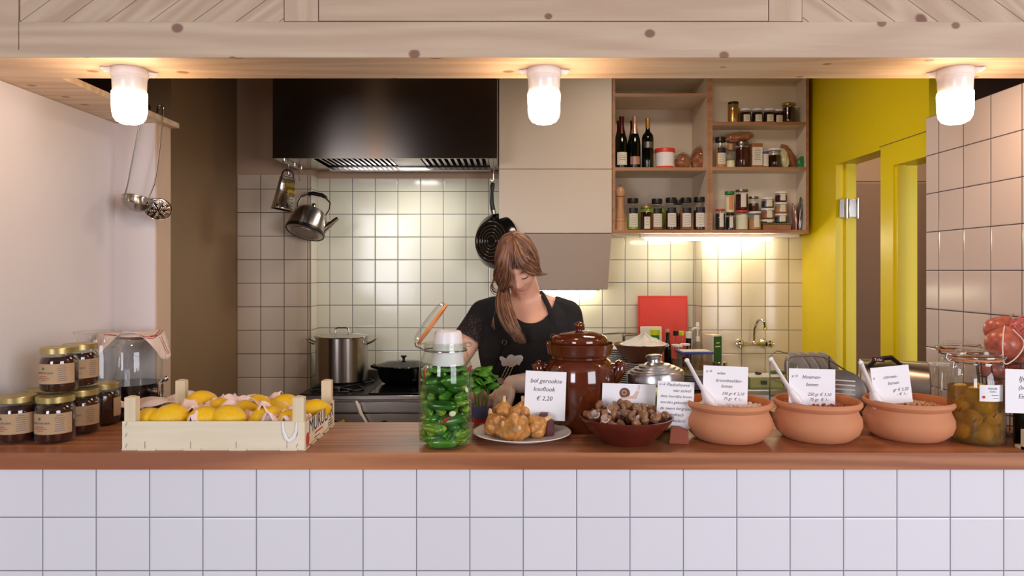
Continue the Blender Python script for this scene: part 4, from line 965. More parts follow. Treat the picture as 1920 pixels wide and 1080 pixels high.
for k in range(3): mb.tube([(r*1.004*math.sin(.55+.32*math.cos(a*PI/12)*(.5+.25*k)), -r*1.004*math.cos(.55+.32*math.cos(a*PI/12)*(.5+.25*k)), hd*.62+.036*(.5+.25*k)*math.sin(a*PI/12)) for a in range(24)], .0016, 5, closed=True)
obj('embossed_emblem', mb, M['glass'], t)
mb = MB(); ax, ay = .85, -.53; ax2, ay2 = .93, -.36
mb.tube([(ax2*r, ay2*r, .055), (ax2*(r+.045), ay2*(r+.045), .055)], [.014, .010], 12); mb.tube([(ax2*(r+.038), ay2*(r+.038), .03), (ax2*(r+.038), ay2*(r+.038), .085)], [.010, .012], 12)
mb.tube([(ax2*(r+.038), ay2*(r+.038), .085), (ax2*(r+.048), ay2*(r+.048), .096), (ax2*(r+.062), ay2*(r+.062), .104)], [.006,.006,.009], 8)
mb.ball((ax2*(r+.064), ay2*(r+.064), .105), (.011,.011,.011), 12, 8); obj('tap', mb, M['chrome'], t)
def cl(u, v):
    a = u*2*PI; rr = v; R0 = r*1.12; n1 = noise.noise(Vector((math.cos(a)*1.6, math.sin(a)*1.6, v*2)))
    if rr < .55: q = rr/.55*R0*.92; z = .012+.012*n1+.01*math.sin(a*2)*(rr)
    else:
        f = (rr-.55)/.45; drop = .045+.035*math.sin(a*2+.8)+.03*math.sin(a*3+2)
        if -3.2 < (a if a < PI else a-2*PI) < -2.2 or a > 2.7 and a < 4.0: drop += .035
        q = R0*(.92+.14*f+.05*math.sin(a*9)*f); z = .012-f*drop+.012*n1
    return (q*math.cos(a)*1.05, q*math.sin(a), hd+z)
mb = MB(); mb.grid(96, 22, cl)
cf = plain('cotton_with_stripes', 'ecd3c6', .85, 0, .03, 20, .2, 60)
o = obj('draped_cloth', mb, M['cloth'], loc=t.location, solid=.002)
tag(o, 'pinkish cotton cloth with red stripes draped over the dispenser', 'cloth')
mb = MB()
for off in (.10, .16):
    P = []
    for k in range(25):
        s = -1+2*k/24; a0 = math.atan2(off-.5+.5*s, s); rr0 = min(.93, math.hypot(off-.5+.5*s, s))
        x, y, z = cl((a0/(2*PI)) % 1, rr0); P.append((x, y, z+.0018))
    mb.tube(P, .0016, 4)
so = obj('stripe', mb, M['cloth_red'], o)
mb = MB()
for off in (.05, .0):
    P = []
    for k in range(21):
        s = -1+2*k/20; xx, yy = .45+off+.25*s, -.9*s; a0 = math.atan2(yy, xx); rr0 = min(.95, math.hypot(xx, yy))
        x, y, z = cl((a0/(2*PI)) % 1, rr0); P.append((x, y, z+.0018))
    mb.tube(P, .0016, 4)
obj('stripe', mb, M['cloth_red'], o)
# tray with clip handle and cloth behind the crate
t = thing('serving_tray', 'metal tray with wire loop handle peeking out behind the crate', 'tray', (X(262, 2.52)+.03, 2.56, CT))
mb = MB(); mb.add([(-.15,-.09,.004),(.15,-.09,.004),(.15,.10,.004),(-.15,.10,.004),(-.17,-.11,.016),(.17,-.11,.016),(.17,.12,.016),(-.17,.12,.016)], [(0,1,2,3),(0,4,5,1),(1,5,6,2),(2,6,7,3),(3,7,4,0)]); obj('tray_body', mb, M['steel_s'], t, solid=.003)
mb = MB(); mb.tube([(-.16,-.10,.014),(-.185,-.115,.03),(-.185,-.115,.05),(-.165,-.10,.058),(-.145,-.09,.05),(-.145,-.09,.03),(-.15,-.095,.012)], .0035, 8); obj('loop_handle', mb, M['chrome'], t)
t = T_((X(262, 2.52)+.03, 2.56, CT)); mb = MB()
def nf(u, v):
    n = noise.noise(Vector((u*4, v*4, 2))); return (-.14+.29*u, -.085+.17*v, .020+.028*abs(math.sin(u*7+v*3))*(1-abs(2*v-1)*.5)+.02*n+.035*u)
mb.grid(40, 24, nf); o = obj('napkin', mb, M['cloth'], loc=t.to_translation(), solid=.002); tag(o, 'crumpled pinkish napkin on the tray behind the crate', 'napkin')
# ---------------------------------------------------------------- crate of citrus
cx0, cx1, cy0, cy1 = -1.113, -.592, 2.055, 2.40
t = thing('fruit_crate', 'shallow pale wooden crate with corner posts and printed end panel', 'crate', (cx0, cy0, CT)); w, d, hp = cx1-cx0, cy1-cy0, .083
mb = MB(); mb.box(.0, w, .0, .004, .004, hp); obj('front_panel', mb, M['crate'], t, .0008)
mb = MB(); mb.box(.0, w, d-.004, d, .004, hp); obj('back_panel', mb, M['crate'], t, .0008)
mb = MB(); mb.box(0, .004, .0045, d-.0045, .006, hp-.006); obj('end_panel', mb, M['crate'], t, .0008)
mb = MB(); mb.box(w-.004, w, .0045, d-.0045, .006, hp-.006); ep = obj('end_panel', mb, M['crate'], t, .0008, label='end panel with dark blue and red print')
mb = MB(); TR = Matrix(((0,1,0,w+.0008),(1,0,0,0),(0,0,1,0),(0,0,0,1)))
text(mb, 'MURULAR', .062, .185, .055, 0, T=TR, m=0); bars(mb, 1, .15, .026, .14, .01, .005, T=TR, m=1); bars(mb, 3, .29, .030, .06, .008, .004, T=TR, m=2); bars(mb, 1, .13, .013, .10, .01, .003, T=TR, m=2)
obj('print', mb, [plain('dark_blue_print', '3a3450', .8), plain('red_print', 'c04a3a', .8), M['ink_g']], ep)
mb = MB(); mb.lathe([(0,0),(.017,0),(.017,.0005),(0,.0005)], 24, 0, T_((w+.0004, .030, .025), (0, PI/2, 0), (1.2, 1, 1))); obj('sticker', mb, plain('red_sticker', 'c8452e', .6), ep)
mb = MB()
for k in range(5): mb.box(-.002, w+.002, .002+k*(d-.05)/4, .048+k*(d-.05)/4, 0, .004)
obj('bottom_board', mb, M['crate'], t)
for k in range(4):
    mb = MB(); xx = (.045, .175, .305, .45)[k]; mb.box(xx, xx+.05, -.0015, -.0003, .0, .006); obj('bottom_slat_end', mb, M['crate'], t)
    mb = MB(); mb.box(xx+.02, xx+.0212, -.0006, -.0001, .0, .026); obj('groove_line', mb, M['groove'], t)
for x, y in ((.004, .0045), (w-.036, .0045), (.004, d-.0285), (w-.036, d-.0285)):
    mb = MB(); mb.box(x, x+.032, y, y+.024, .006, .150); mb.add([(x,y,.150),(x+.032,y,.150),(x+.032,y+.024,.150),(x,y+.024,.150),(x+.01,y+.008,.154),(x+.022,y+.008,.154),(x+.022,y+.016,.154),(x+.01,y+.016,.154)],[(0,1,5,4),(1,2,6,5),(2,3,7,6),(3,0,4,7),(4,5,6,7)]); obj('corner_post', mb, M['crate_z'], t)
mb = MB()
for x in (.012, w-.022):
    for z in (.014, .045, .076): mb.box(x, x+.001, -.0012, -.0002, z-.006, z+.006, 0, T_((x, 0, z), (0, .35, 0)) @ T_((-x, 0, -z)))
obj('staples', mb, M['steel_d'], t)
mb = MB(); mb.tube([(w-.062, -.003, .082), (w-.060, -.003, .055), (w-.052, -.003, .035), (w-.042, -.003, .027), (w-.030, -.003, .038), (w-.024, -.003, .055), (w-.022, -.003, .082)], [.003,.004,.006,.0065,.006,.004,.003], 8, flat=.35); obj('ribbon', mb, M['white_pl'], t)
Lm = [(278,787,2.13,.042,'half-hidden orange-yellow lemon inside the front left corner post'),(322,781,2.12,.044,'large lemon at the front, second from the left'),(383,783,2.12,.040,'lemon at the front, left of the crate centre'),
      (427,782,2.12,.043,'lemon with a small dark spot at the front centre'),(375,752,2.32,.040,'lemon at the back left standing above the paper'),(414,762,2.27,.032,'small lemon wrapped halfway in paper at the centre'),
      (460,768,2.22,.036,'lemon right of the wrapped one at the centre'),(482,757,2.30,.036,'lemon at the back, right of the centre'),(515,772,2.21,.042,'lemon leaning on others towards the right'),
      (497,781,2.14,.038,'lemon at the front, right of the centre'),(535,760,2.32,.043,'highest lemon behind the front right corner post'),(590,768,2.30,.040,'lemon between the two right corner posts'),
      (350,768,2.26,.030,'small lemon buried in paper at the left'),(542,786,2.13,.036,'lemon inside the front right corner post')]
fl = None
lfn = lambda x, y, z: (x*(1+.18*abs(x)**8), y, z)
for i, (px, py, Z, rr, lab) in enumerate(Lm):
    loc = (X(px, Z), Z, max(H(py, Z)-.004, CT+.01+rr)); rot = (random.uniform(-.4,.4), random.uniform(-.4,.4), random.uniform(-.7,.7))
    if fl is None:
        fl = thing('lemon', lab, 'lemon', loc, rot, 'lemons in the wooden crate'); mb = MB(); mb.ball((0,0,0), (1.18, .97, .93), 28, 18, fn=lfn); obj('peel', mb, M['lemon'], fl)
        mb = MB(); mb.ball((-1.28,0,0), (.10,.09,.09), 10, 6); obj('stem_end', mb, plain('lemon_stem', '8a8a3a', .6), fl); fl.scale = (rr,)*3
    else: dup(fl, loc, rot, lab, scale=rr)
def tissue(cx_, cy_, z, sx, sy, amp, seed, label):
    def f(u, v):
        p = Vector((u*3.2+seed, v*3.2, seed)); n = 1.3*noise.noise(p)+.28*noise.noise(p*2.3); e = abs(noise.noise(p*1.3+Vector((9,0,0))))
        return ((u-.5)*sx*(1+.2*noise.noise(Vector((v*6, seed, 1)))), (v-.5)*sy*(1+.2*noise.noise(Vector((u*6, seed, 3)))), amp*(n*.9-e*1.1)+amp*.6*(1-abs(2*u-1))**.7)
    mb = MB(); mb.grid(44, 36, f); o = obj('wrapping_paper', mb, M['tissue'], loc=(cx_, cy_, z), solid=.0012, sharp=50); tag(o, label, 'paper', 'pink tissue paper in the crate')
tissue(-.985, 2.235, CT+.075, .17, .22, .045, 3, 'crumpled pink tissue paper over the left of the crate')
tissue(-.845, 2.29, CT+.085, .20, .16, .045, 11, 'crumpled pink tissue paper at the back middle of the crate')
tissue(-.73, 2.19, CT+.075, .16, .16, .035, 17, 'crumpled pink tissue paper at the right middle of the crate')
tissue(-.90, 2.13, CT+.062, .09, .11, .045, 23, 'crumpled pink tissue paper between the front lemons')
tissue(-.665, 2.13, CT+.066, .12, .10, .04, 29, 'crumpled pink tissue paper by the front right post')
# ---------------------------------------------------------------- big jar of pickles
gx, gz = X(835, 2.125), 2.125; R = .078
t = thing('pickle_jar', 'tall open glass jar packed with green gherkins on the counter', 'jar', (gx, gz, CT)); hj = .302
mb = MB(); mb.lathe([(0,.006),(R*.86,.002),(R*.97,.010),(R,.03),(R*1.0,hj*.70),(R*.97,hj*.80),(R*.86,hj*.88),(R*.80,hj*.92),(R*.82,hj*.94),(R*.82,hj),(R*.77,hj),(R*.77,hj*.93)], 56); obj('glass_body', mb, M['glass_g'], t)
mb = MB(); mb.lathe([(R*.83,hj-.012),(R*1.02,hj-.010),(R*1.03,hj-.003),(R*.84,hj-.001)], 56); obj('flange', mb, M['glass'], t)
mb = MB(); mb.tube([(R*.81*math.cos(a*PI/20), R*.81*math.sin(a*PI/20), hj*.925) for a in range(40)], .0022, 6, closed=True)
mb.tube([(-R*.8, 0, hj*.925), (-R*1.12, 0, hj*.96), (-R*1.15, 0, hj*1.0)], .0022, 6); obj('wire_bail', mb, M['steel_s'], t)
mb = MB(); TL = T_((-R*.52, .0, hj+.056), (0, math.radians(-54), 0))
mb.lathe([(0,0),(R*.86,0),(R*.9,.004),(R*.9,.012),(R*.8,.016),(R*.3,.020),(0,.020)], 48, 0, TL); obj('lid', mb, M['glass'], t)
mb = MB(); mb.lathe([(R*.70,-.007),(R*.93,-.007),(R*.93,-.0005),(R*.70,-.0005),(R*.70,-.007)], 48, 0, TL); obj('rubber_seal', mb, M['rubber'], t)
def cyl_fit(rng, Rin): a = rng.uniform(0, 2*PI); q = Rin*math.sqrt(rng.random()); return q*math.cos(a), q*math.sin(a)
rng = random.Random(4); fc = None; zlev = .016
cuf = lambda x, y, z: (x*(1+.02*math.sin(9*y)), y, z)
M['cuke_mix'] = (lambda n: (n.bsdf(n.ramp(n.math('ADD', n.math('MULTIPLY', n.noise(n.mapping(n.pos(), (.5, 2.5, 2.5)), 1.2, 2), .7), n.math('MULTIPLY', n.n('ShaderNodeObjectInfo').outputs['Random'], .42)), [(.28, L('173a0c')), (.50, L('2f6e18')), (.66, L('4f8a22')), (.82, L('a4b440'))]), .2), n.mat)[1])(NT('gherkin_skin'))
layers = 10
for j in range(layers):
    z = .019+j*.0218; base = j*1.25
    for k, (off, ln) in enumerate(((-.055, .044), (-.0185, .070), (.0185, .070), (.055, .044))):
        a = base+rng.uniform(-.10, .10); lx, ly = off*math.cos(a+PI/2), off*math.sin(a+PI/2)
        loc = (gx+lx, gz+ly, CT+z+rng.uniform(-.002, .002)); rot = (rng.uniform(0, 6), rng.uniform(-.06, .06), a)
        if fc is None:
            fc = thing('gherkin', 'green pickled gherkin inside the tall glass jar', 'gherkin', loc, rot, 'gherkins in the tall jar')
            mb = MB(); mb.ball((0,0,0), (1, 1, 1), 24, 16, fn=lambda x, y, z: (math.copysign(abs(x)**.62, x), y, z)); obj('skin', mb, M['cuke_mix'], fc)
            mb = MB(); mb.ball((1.0,0,0), (.05,.25,.25), 8, 6); obj('stem_end', mb, M['cuke2'], fc); fc.scale = (ln, .0175, .0135)
        else: dup(fc, loc, rot, scale=(ln, .0175+rng.uniform(-.001, .001), .0135))
for px, py, lab in ((848, 776, 'pale garlic clove pressed to the front of the pickle jar'), (873, 735, 'small pale garlic clove at the right of the pickle jar')):
    mb = MB(); mb.ball((0,0,0), (.010 if px < 860 else .005, .003, .008), 16, 10)
    o = obj('garlic_clove', mb, M['garlic_l'], loc=(X(px, 2.05), gz-math.sqrt((R*.93)**2-(X(px, 2.05)-gx)**2), H(py, 2.055)), rot=(0, -.3, 0)); tag(o, lab, 'garlic')
for i, (px, py) in enumerate(((795, 700), (879, 697), (836, 786))):
    xx = min(max(X(px, 2.06), gx-R*.9), gx+R*.9)
    mb = MB(); mb.tube([(0,0,-.014),(0,0,0),(.004,0,.014)], [.003,.006,.0025], 8)
    o = obj('chilli', mb, plain('red_chilli', 'a82a1c', .25), loc=(xx, gz-math.sqrt(max(0, (R*.93)**2-(xx-gx)**2)), H(py, 2.06)), rot=(0, .4*i, 0)); tag(o, ('red chilli at the upper left inside the pickle jar', 'red chilli at the upper right inside the pickle jar', 'red chilli low in the front of the pickle jar')[i], 'chilli')
def dill(u, v): a = u*2*PI; return (gx+R*.93*v*math.cos(a), gz+R*.93*v*math.sin(a), CT+.236+.007*noise.noise(Vector((math.cos(a)*v*6, math.sin(a)*v*6, 0)))-.012*v*v)
mb = MB(); mb.grid(40, 10, dill)
for k in range(26):
    a = rng.uniform(PI, 2*PI); z0_ = CT+rng.uniform(.012, .05)
    mb.tube([(gx+R*.955*math.cos(a), gz+R*.955*math.sin(a), z0_), (gx+R*.955*math.cos(a+.18), gz+R*.955*math.sin(a+.18), z0_+rng.uniform(-.005,.03))], [.0012,.0006], 4)
o = obj('dill', mb, M['leaf']); tag(o, 'green dill sprigs lying over and under the gherkins', 'herbs', kind='stuff')
mb = MB(); zc0 = CT+.236
mb.lathe([(R*.60,0),(R*.62,.004),(R*.52,.090),(R*.49,.098),(R*.42,.101),(0,.101)], 48); mb2 = T_((gx+.008, gz, zc0))
o = obj('white_cup', mb, M['white_pl'], loc=(gx+.008, gz, zc0)); tag(o, 'upturned white plastic cup pressing down the gherkins in the jar mouth', 'cup')
# ---------------------------------------------------------------- price cards
def card(name, label, px0, px1, py0, py1, Z, lines, size, tilt=0, lean=.10, shear=.25, rotz=0, group=None, block=None, col=None, picture=None, align='LEFT'):
    w_ = (px1-px0)*Z/F; h_ = (py1-py0)*Z/F
    t = thing(name, label, 'price card', (X((px0+px1)/2, Z), Z, H(py1, Z)), (-lean, tilt, rotz), group)
    mb = MB(); mb.box(-w_/2, w_/2, 0, .0016, 0, h_); cb = obj('card', mb, M['card'], t)
    mb = MB()
    for (s_, fx, fz, sz) in lines:
        zz = sz*h_*size*.86; V_, _f = text_geo(s_, zz, shear, align); wt = max(v[0] for v in V_)-min(v[0] for v in V_); room = w_*(.94-fx if align == 'LEFT' else .9)
        k_ = min(1, room/wt); text(mb, s_, zz*k_, -w_/2+fx*w_, fz*h_, -.0005, shear, align)
    obj('handwriting', mb, M['ink'], cb)
    if picture: picture(cb, w_, h_)
    if block:
        bx, by_, bw, bh, bd, bm = block                       # a slotted wooden block gripping the card
        mb = MB(); mb.box(bx-bw/2, bx+bw/2, -bd-.001, -.001, by_, by_+bh); obj('holder_block', mb, M[bm], t, .001)
    return t
# ---------------------------------------------------------------- plate of smoked garlic
px_, pz_ = X(979, 2.205), 2.205
t = thing('serving_plate', 'white plate holding smoked garlic bulbs on the counter', 'plate', (px_, pz_, CT)); R = .150
mb = MB(); mb.lathe([(0,.004),(R*.5,.0),(R*.54,.0),(R*.60,.004),(R*.97,.020),(R,.0225),(R*.985,.0245),(R*.9,.0215),(R*.62,.009),(R*.5,.007),(0,.007)], 64); obj('plate_body', mb, M['white_cer'], t)
def bulb_mesh():
    mb = MB()
    def f(x, y, z):
        a = math.atan2(y, x); k = 1+.20*abs(math.cos(a*3))**.7-.14; q = k*(1+.05*noise.noise(Vector((x*3, y*3, z*3))))
        zz = z*.80
        if z > .55: t_ = (z-.55)/.45; q *= 1-.30*t_; zz += .35*t_*t_
        return (x*q, y*q, zz)
    mb.ball((0,0,0), (1,1,1), 44, 26, fn=f); return mb
fb = None; M['garlic_n'] = plain('smoked_garlic_skin', 'd8b080', .5, 0, .2, 8)
Gb = [(929,797,2.19,.036,(-.5,-.5,0),'smoked garlic bulb at the left of the plate'),(966,803,2.15,.045,(1.35,.3,0),'largest smoked garlic bulb at the front, roots towards the room'),(1003,800,2.19,.038,(.4,.9,.5),'smoked garlic bulb at the right of the plate beside the card block'),
      (944,770,2.27,.032,(.2,-.2,1),'smoked garlic bulb with papery neck at the back left'),(978,775,2.25,.036,(.3,.3,2),'smoked garlic bulb on top of the heap'),(948,805,2.16,.030,(.9,-.4,0),'small smoked garlic bulb between the two front ones')]
for px, py, Z, rr, rot, lab in Gb:
    loc = (X(px, Z), Z, H(py, Z))
    if fb is None:
        fb = thing('garlic_bulb', lab, 'garlic', loc, rot, 'smoked garlic bulbs on the plate'); obj('cloves', bulb_mesh(), M['garlic'], fb)
        mb = MB(); mb.tube([(0,0,.8),(.02,0,1.1),(.08,.04,1.35),(.16,.1,1.5)], [.34,.20,.17,.13], 10); obj('neck', mb, M['garlic_n'], fb)
        mb = MB()
        for k in range(26): a = k*2.4; q = .05+.2*(k/26); mb.tube([(q*math.cos(a), q*math.sin(a), -.75), (q*1.6*math.cos(a), q*1.6*math.sin(a), -.96)], [.03,.012], 4)
        obj('roots', mb, plain('garlic_roots', '8a6440', .8), fb); fb.scale = (rr,)*3
    else: dup(fb, loc, rot, lab, scale=rr)
Zc = 2.228
card('price_card', 'white price card for smoked garlic held by a dark red block on the plate', 982, 1059, 697, 788, Zc, [('bol gerookte', .12, .80, 1), ('knoflook', .20, .63, 1), ('\u20ac 2,20', .28, .44, 1)], .145, math.radians(2.5), .08)
t = thing('card_holder', 'dark red slotted wooden block holding the garlic price card', 'card holder', (X(1022, 2.2), 2.205, CT+.0095), (0, 0, -.15))
mb = MB(); mb.prism([(-.025,0),(.028,.004),(.027,.045),(.008,.052),(.008,.068),(-.016,.068),(-.018,.03)], -.014, .014); obj('block', mb, M['block'], t, .001)
# ---------------------------------------------------------------- brown crock
Zk = 2.352; kx = X(1086, Zk)+.0; s_ = F/Zk
t = thing('salt_glazed_crock', 'large glossy brown lidded crock with two lug handles', 'crock', (kx, Zk, CT)); R = .112; t.scale = (1.02, 1.02, .965)
zt = .262
mb = MB(); mb.lathe([(0,0),(R*.80,0),(R*.84,.006),(R*.96,.09),(R,.16),(R*.98,.205),(R*.88,.232),(R*.80,.238),(R*.80,.244),(R*.91,.250),(R*.93,.256),(R*.93,.262+.0),(R*.99,.285),(R*.97,.288),(R*.88,.270),(0,.262)], 64); obj('crock_body', mb, M['crock'], t)
mb = MB(); mb.lathe([(R*.76,.275),(R*.82,.278),(R*.82,.300),(R*.79,.308),(R*.70,.315),(R*.5,.323),(R*.2,.329),(0,.330)], 56); obj('lid', mb, M['crock'], t, sharp=75)
mb = MB(); mb.lathe([(.011,.327),(.0085,.333),(.012,.337),(.0165,.343),(.0175,.347),(.0165,.351),(.012,.356),(.005,.3585),(0,.359)], 32); obj('lid_knob', mb, M['crock'], t, sharp=85)
for s in (-1, 1):
    mb = MB(); mb.tube([(s*(R*.95),0,.135),(s*(R+.004),0,.160),(s*(R+.014),0,.190),(s*(R+.018),0,.212),(s*(R+.010),0,.226)], [.008,.014,.021,.022,.010], 16); mb.ball((s*(R-.008),0,.205),(.03,.016,.016),14,8); obj('lug_handle', mb, M['crock'], t, sharp=85)
# ---------------------------------------------------------------- bowl of snails
bx, bz = X(1174, 2.16), 2.16; R = .140
t = thing('snail_bowl', 'dark red glazed bowl heaped with snail shells on the counter', 'bowl', (bx, bz, CT))
mb = MB(); mb.lathe([(0,0),(.070,0),(.074,.004),(.100,.026),(.128,.058),(R,.074),(R+.001,.078),(R-.004,.079),(.122,.060),(.09,.030),(.06,.012),(0,.010)], 64); obj('bowl_body', mb, M['redbowl'], t)
def shell_mesh():
    mb = MB(); P = []; Rr = []
    for k in range(46):
        th = k/45*2.6*2*PI; g = math.exp(.17*th)/math.exp(.17*2.6*2*PI)
        P.append((g*.46*math.cos(th), g*.46*math.sin(th), (1-g)*.62)); Rr.append(g*.55+.01)
    mb.tube(P, Rr, 14); return mb, P[-1], Rr[-1]
smb, sp_, sr_ = shell_mesh()
s0 = thing('snail_shell', 'brown snail shell heaped in the dark red bowl', 'snail shell', (0,0,0), (0,0,0), 'snail shells in the dark red bowl')
obj('whorl', smb, M['snail'], s0)
s1 = dup(s0, label='white-lipped snail shell at the far left of the heap', group='snail shells with a visible white lip')
mb = MB(); mb.tube([(sp_[0]+.50*math.cos(a*PI/8), sp_[1]+.08, sp_[2]+.50*math.sin(a*PI/8)) for a in range(16)], .10, 8, closed=True); obj('lip_ring', mb, M['snail_lip'], s1)
rng = random.Random(21); first0 = True; pos = []
for ring_, n, zb0 in ((.108, 15, .078), (.078, 12, .090), (.045, 7, .100), (.012, 2, .106), (.095, 13, .052), (.055, 8, .062)):
    for k in range(n):
        a = 2*PI*k/n+rng.uniform(-.12, .12)+ring_*20; q = ring_+rng.uniform(-.006, .006)
        pos.append((bx+q*math.cos(a), bz+q*math.sin(a), CT+zb0+rng.uniform(-.004, .005)))
for i, p in enumerate(pos):
    rot = tuple(rng.uniform(-PI, PI) for _ in range(3)); sc1 = rng.uniform(.019, .0235)
    if i == 0: s0.location = p; s0.rotation_euler = rot; s0.scale = (sc1,)*3
    else: dup(s0, p, rot, scale=sc1)
for i, (px, py, Z, ry) in enumerate(((1122, 776, 2.13, -.3), (1140, 787, 2.085, .2), (1233, 786, 2.09, .1), (1150, 770, 2.10, .6), (1205, 784, 2.085, -.5))):
    p = (X(px, Z), Z+.004, H(py, Z)); rot = (math.radians(-20), ry, 0)
    if i == 0: s1.location = p; s1.rotation_euler = rot; s1.scale = (.022,)*3
    else: dup(s1, p, rot, scale=.022, label=('', 'white-lipped snail shell at the front left rim of the bowl', 'white-lipped snail shell near the right rim of the bowl', 'white-lipped snail shell at the upper left of the heap', 'white-lipped snail shell at the front right of the heap')[i])
def snail_pic(cb, w_, h_):
    mb = MB(); cx_, cz_ = -w_*.08, h_*.70
    mb.ball((cx_, -.0006, cz_), (w_*.10, .0005, w_*.10), 24, 8, 0); mb.ball((cx_-.01*w_, -.0012, cz_+.01*w_), (w_*.055, .0004, w_*.055), 20, 6, 1); mb.ball((cx_-.01*w_, -.0016, cz_+.01*w_), (w_*.025, .0003, w_*.025), 16, 6, 0)
    mb.prism([(cx_-w_*.13, cz_-w_*.11), (cx_+w_*.22, cz_-w_*.10), (cx_+w_*.27, cz_+w_*.03), (cx_+w_*.22, cz_+w_*.05), (cx_+w_*.16, cz_-w_*.04), (cx_, cz_-w_*.07)], -.0009, -.0002, 2)
    for q in (.235, .265): mb.tube([(cx_+w_*q, -.0008, cz_+w_*.03), (cx_+w_*(q+.02), -.0008, cz_+w_*.16)], .0006, 4, 2)
    obj('snail_picture', mb, [plain('printed_shell_brown', '6a4234', .7), plain('printed_shell_light', 'a8806a', .7), plain('printed_snail_beige', 'd8b8a8', .7)], cb)
card('price_card', 'white card with a printed snail stuck in the back of the snail bowl', 1128, 1228, 720, 778, 2.245, [('Slow Escargots', .5, .37, 1)], .20, math.radians(2), .03, 0, picture=snail_pic, align='CENTER')
card('price_card', 'handwritten card leaning between the snail bowl and the first terracotta pot', 1230, 1299, 716, 803, 2.19, [('\u00bb\u2192 Paulushoeve', .03, .93, 1), ('van zuivel', .42, .81, 1), ('deze heerlijke bonen', .08, .68, .95), ('worden gekookt op', .08, .55, .95), ('de zwart bergrand', .08, .42, .95), ('in langedrach', .10, .29, .95), ('voor Friesland.', .08, .16, .95)], .115, math.radians(3), .06, .3)
t = thing('card_holder', 'red-brown wooden block standing before the first terracotta pot', 'card holder', (X(1274, 2.14), 2.145, CT), (0, 0, -.2)); mb = MB(); mb.prism([(-.030,0),(.028,0),(.026,.038),(.0,.048),(-.024,.048)], -.018, .018); obj('block', mb, M['block_b'], t, .002)
# ---------------------------------------------------------------- jar with aluminium lid
Z = 2.36; t = thing('lidded_glass_jar', 'clear storage jar with embossed aluminium screw lid and knob', 'jar', (X(1229, Z), Z, CT)); R = .092; zl = H(717, Z)-CT
mb = MB(); mb.lathe([(0,.006),(R*.9,.002),(R*.98,.01),(R,.03),(R,zl-.03),(R*.96,zl-.01),(R*.9,zl),(R*.9,zl+.02)], 48); obj('glass_body', mb, M['glass'], t)
mb = MB(); mb.lathe([(0,.01),(R*.93,.01),(R*.96,.03),(R*.96,zl-.03),(0,zl-.035)], 40); obj('pickled_contents', mb, M['cuke2'], t)
TA = T_((0, 0, zl+.002), (0, math.radians(-4), 0)); hr = .032
mb = MB(); mb.lathe([(R*.97,0),(R*1.0,.001),(R*1.0,hr),(R*.97,hr+.004),(R*.9,hr+.005),(R*.88,hr+.010),(R*.75,hr+.012),(R*.73,hr+.017),(R*.58,hr+.019),(R*.56,hr+.024),(R*.36,hr+.027),(R*.3,hr+.033),(0,hr+.034)], 64, 0, TA); lo = obj('lid', mb, M['alu'], t)
mb = MB(); mb.lathe([(.020,hr+.030),(.019,hr+.042),(.026,hr+.048),(.027,hr+.053),(.022,hr+.057),(0,hr+.058)], 32, 0, TA); obj('lid_knob', mb, M['alu'], t)
# ---------------------------------------------------------------- terracotta pots with beans
def bean_geo(seed, n, rr, spread, dome):
    rg = random.Random(seed); mb = MB()
    for k in range(n):
        a = rg.uniform(0, 2*PI); q = spread*math.sqrt(rg.random()); z = dome*(1-(q/spread)**2)+rg.uniform(-.003, .003)
        mb.ball((0,0,0), (rr*1.5, rr, rr*.85), 8, 6, 0, T_((q*math.cos(a), q*math.sin(a), z), (rg.uniform(-.6,.6), rg.uniform(-.6,.6), rg.uniform(0, PI))))
    mb.lathe([(0,dome-.004),(spread*.5,dome*.75-.004),(spread,-.004),(spread,-.02),(0,-.02)], 30)
    return mb
def pot(px, Z, label, bean_label, bmat, beancol, seed, n, rr, R=.130):
    x = X(px, Z); t = thing('terracotta_pot', label, 'pot', (x, Z, CT)); h = .118
    mb = MB(); mb.lathe([(0,.0),(R*.70,0),(R*.76,.004),(R*.92,.022),(R*.985,.045),(R*.975,.065),(R*.90,.085),(R*.885,.092),(R*.95,.098),(R*.99,.106),(R*.985,.114),(R*.95,.118)], 64); obj('pot_body', mb, M['terra'], t)
    mb = MB(); mb.lathe([(R*.955,.1185),(R*.92,.1165),(R*.87,.105),(R*.84,.09),(R*.9,.06),(R*.85,.03),(R*.6,.012),(0,.010)], 64); obj('inner_wall', mb, M['terra_in'], t)
    o = obj('beans', bean_geo(seed, n, rr, R*.82, .012), bmat, loc=(x, Z, CT+.092)); tag(o, bean_label, 'beans', kind='stuff'); return t
pot(1366, 2.205, 'terracotta pot of pale beans, nearest the snail bowl', 'large white beans in the pot nearest the snail bowl', plain('white_beans', 'dcc0b0', .4, 0, .1), 0, 5, 230, .0068)
pot(1532, 2.215, 'terracotta pot of small red beans, middle of the three', 'small red-brown beans in the middle pot', plain('red_beans', '9c4f3c', .35, 0, .3, 60), 0, 6, 300, .0050)
pot(1703, 2.225, 'terracotta pot of small tan beans, nearest the clip jar', 'small tan beans in the pot nearest the clip jar', plain('tan_beans', 'c89870', .4, 0, .15, 60), 0, 7, 420, .0042)
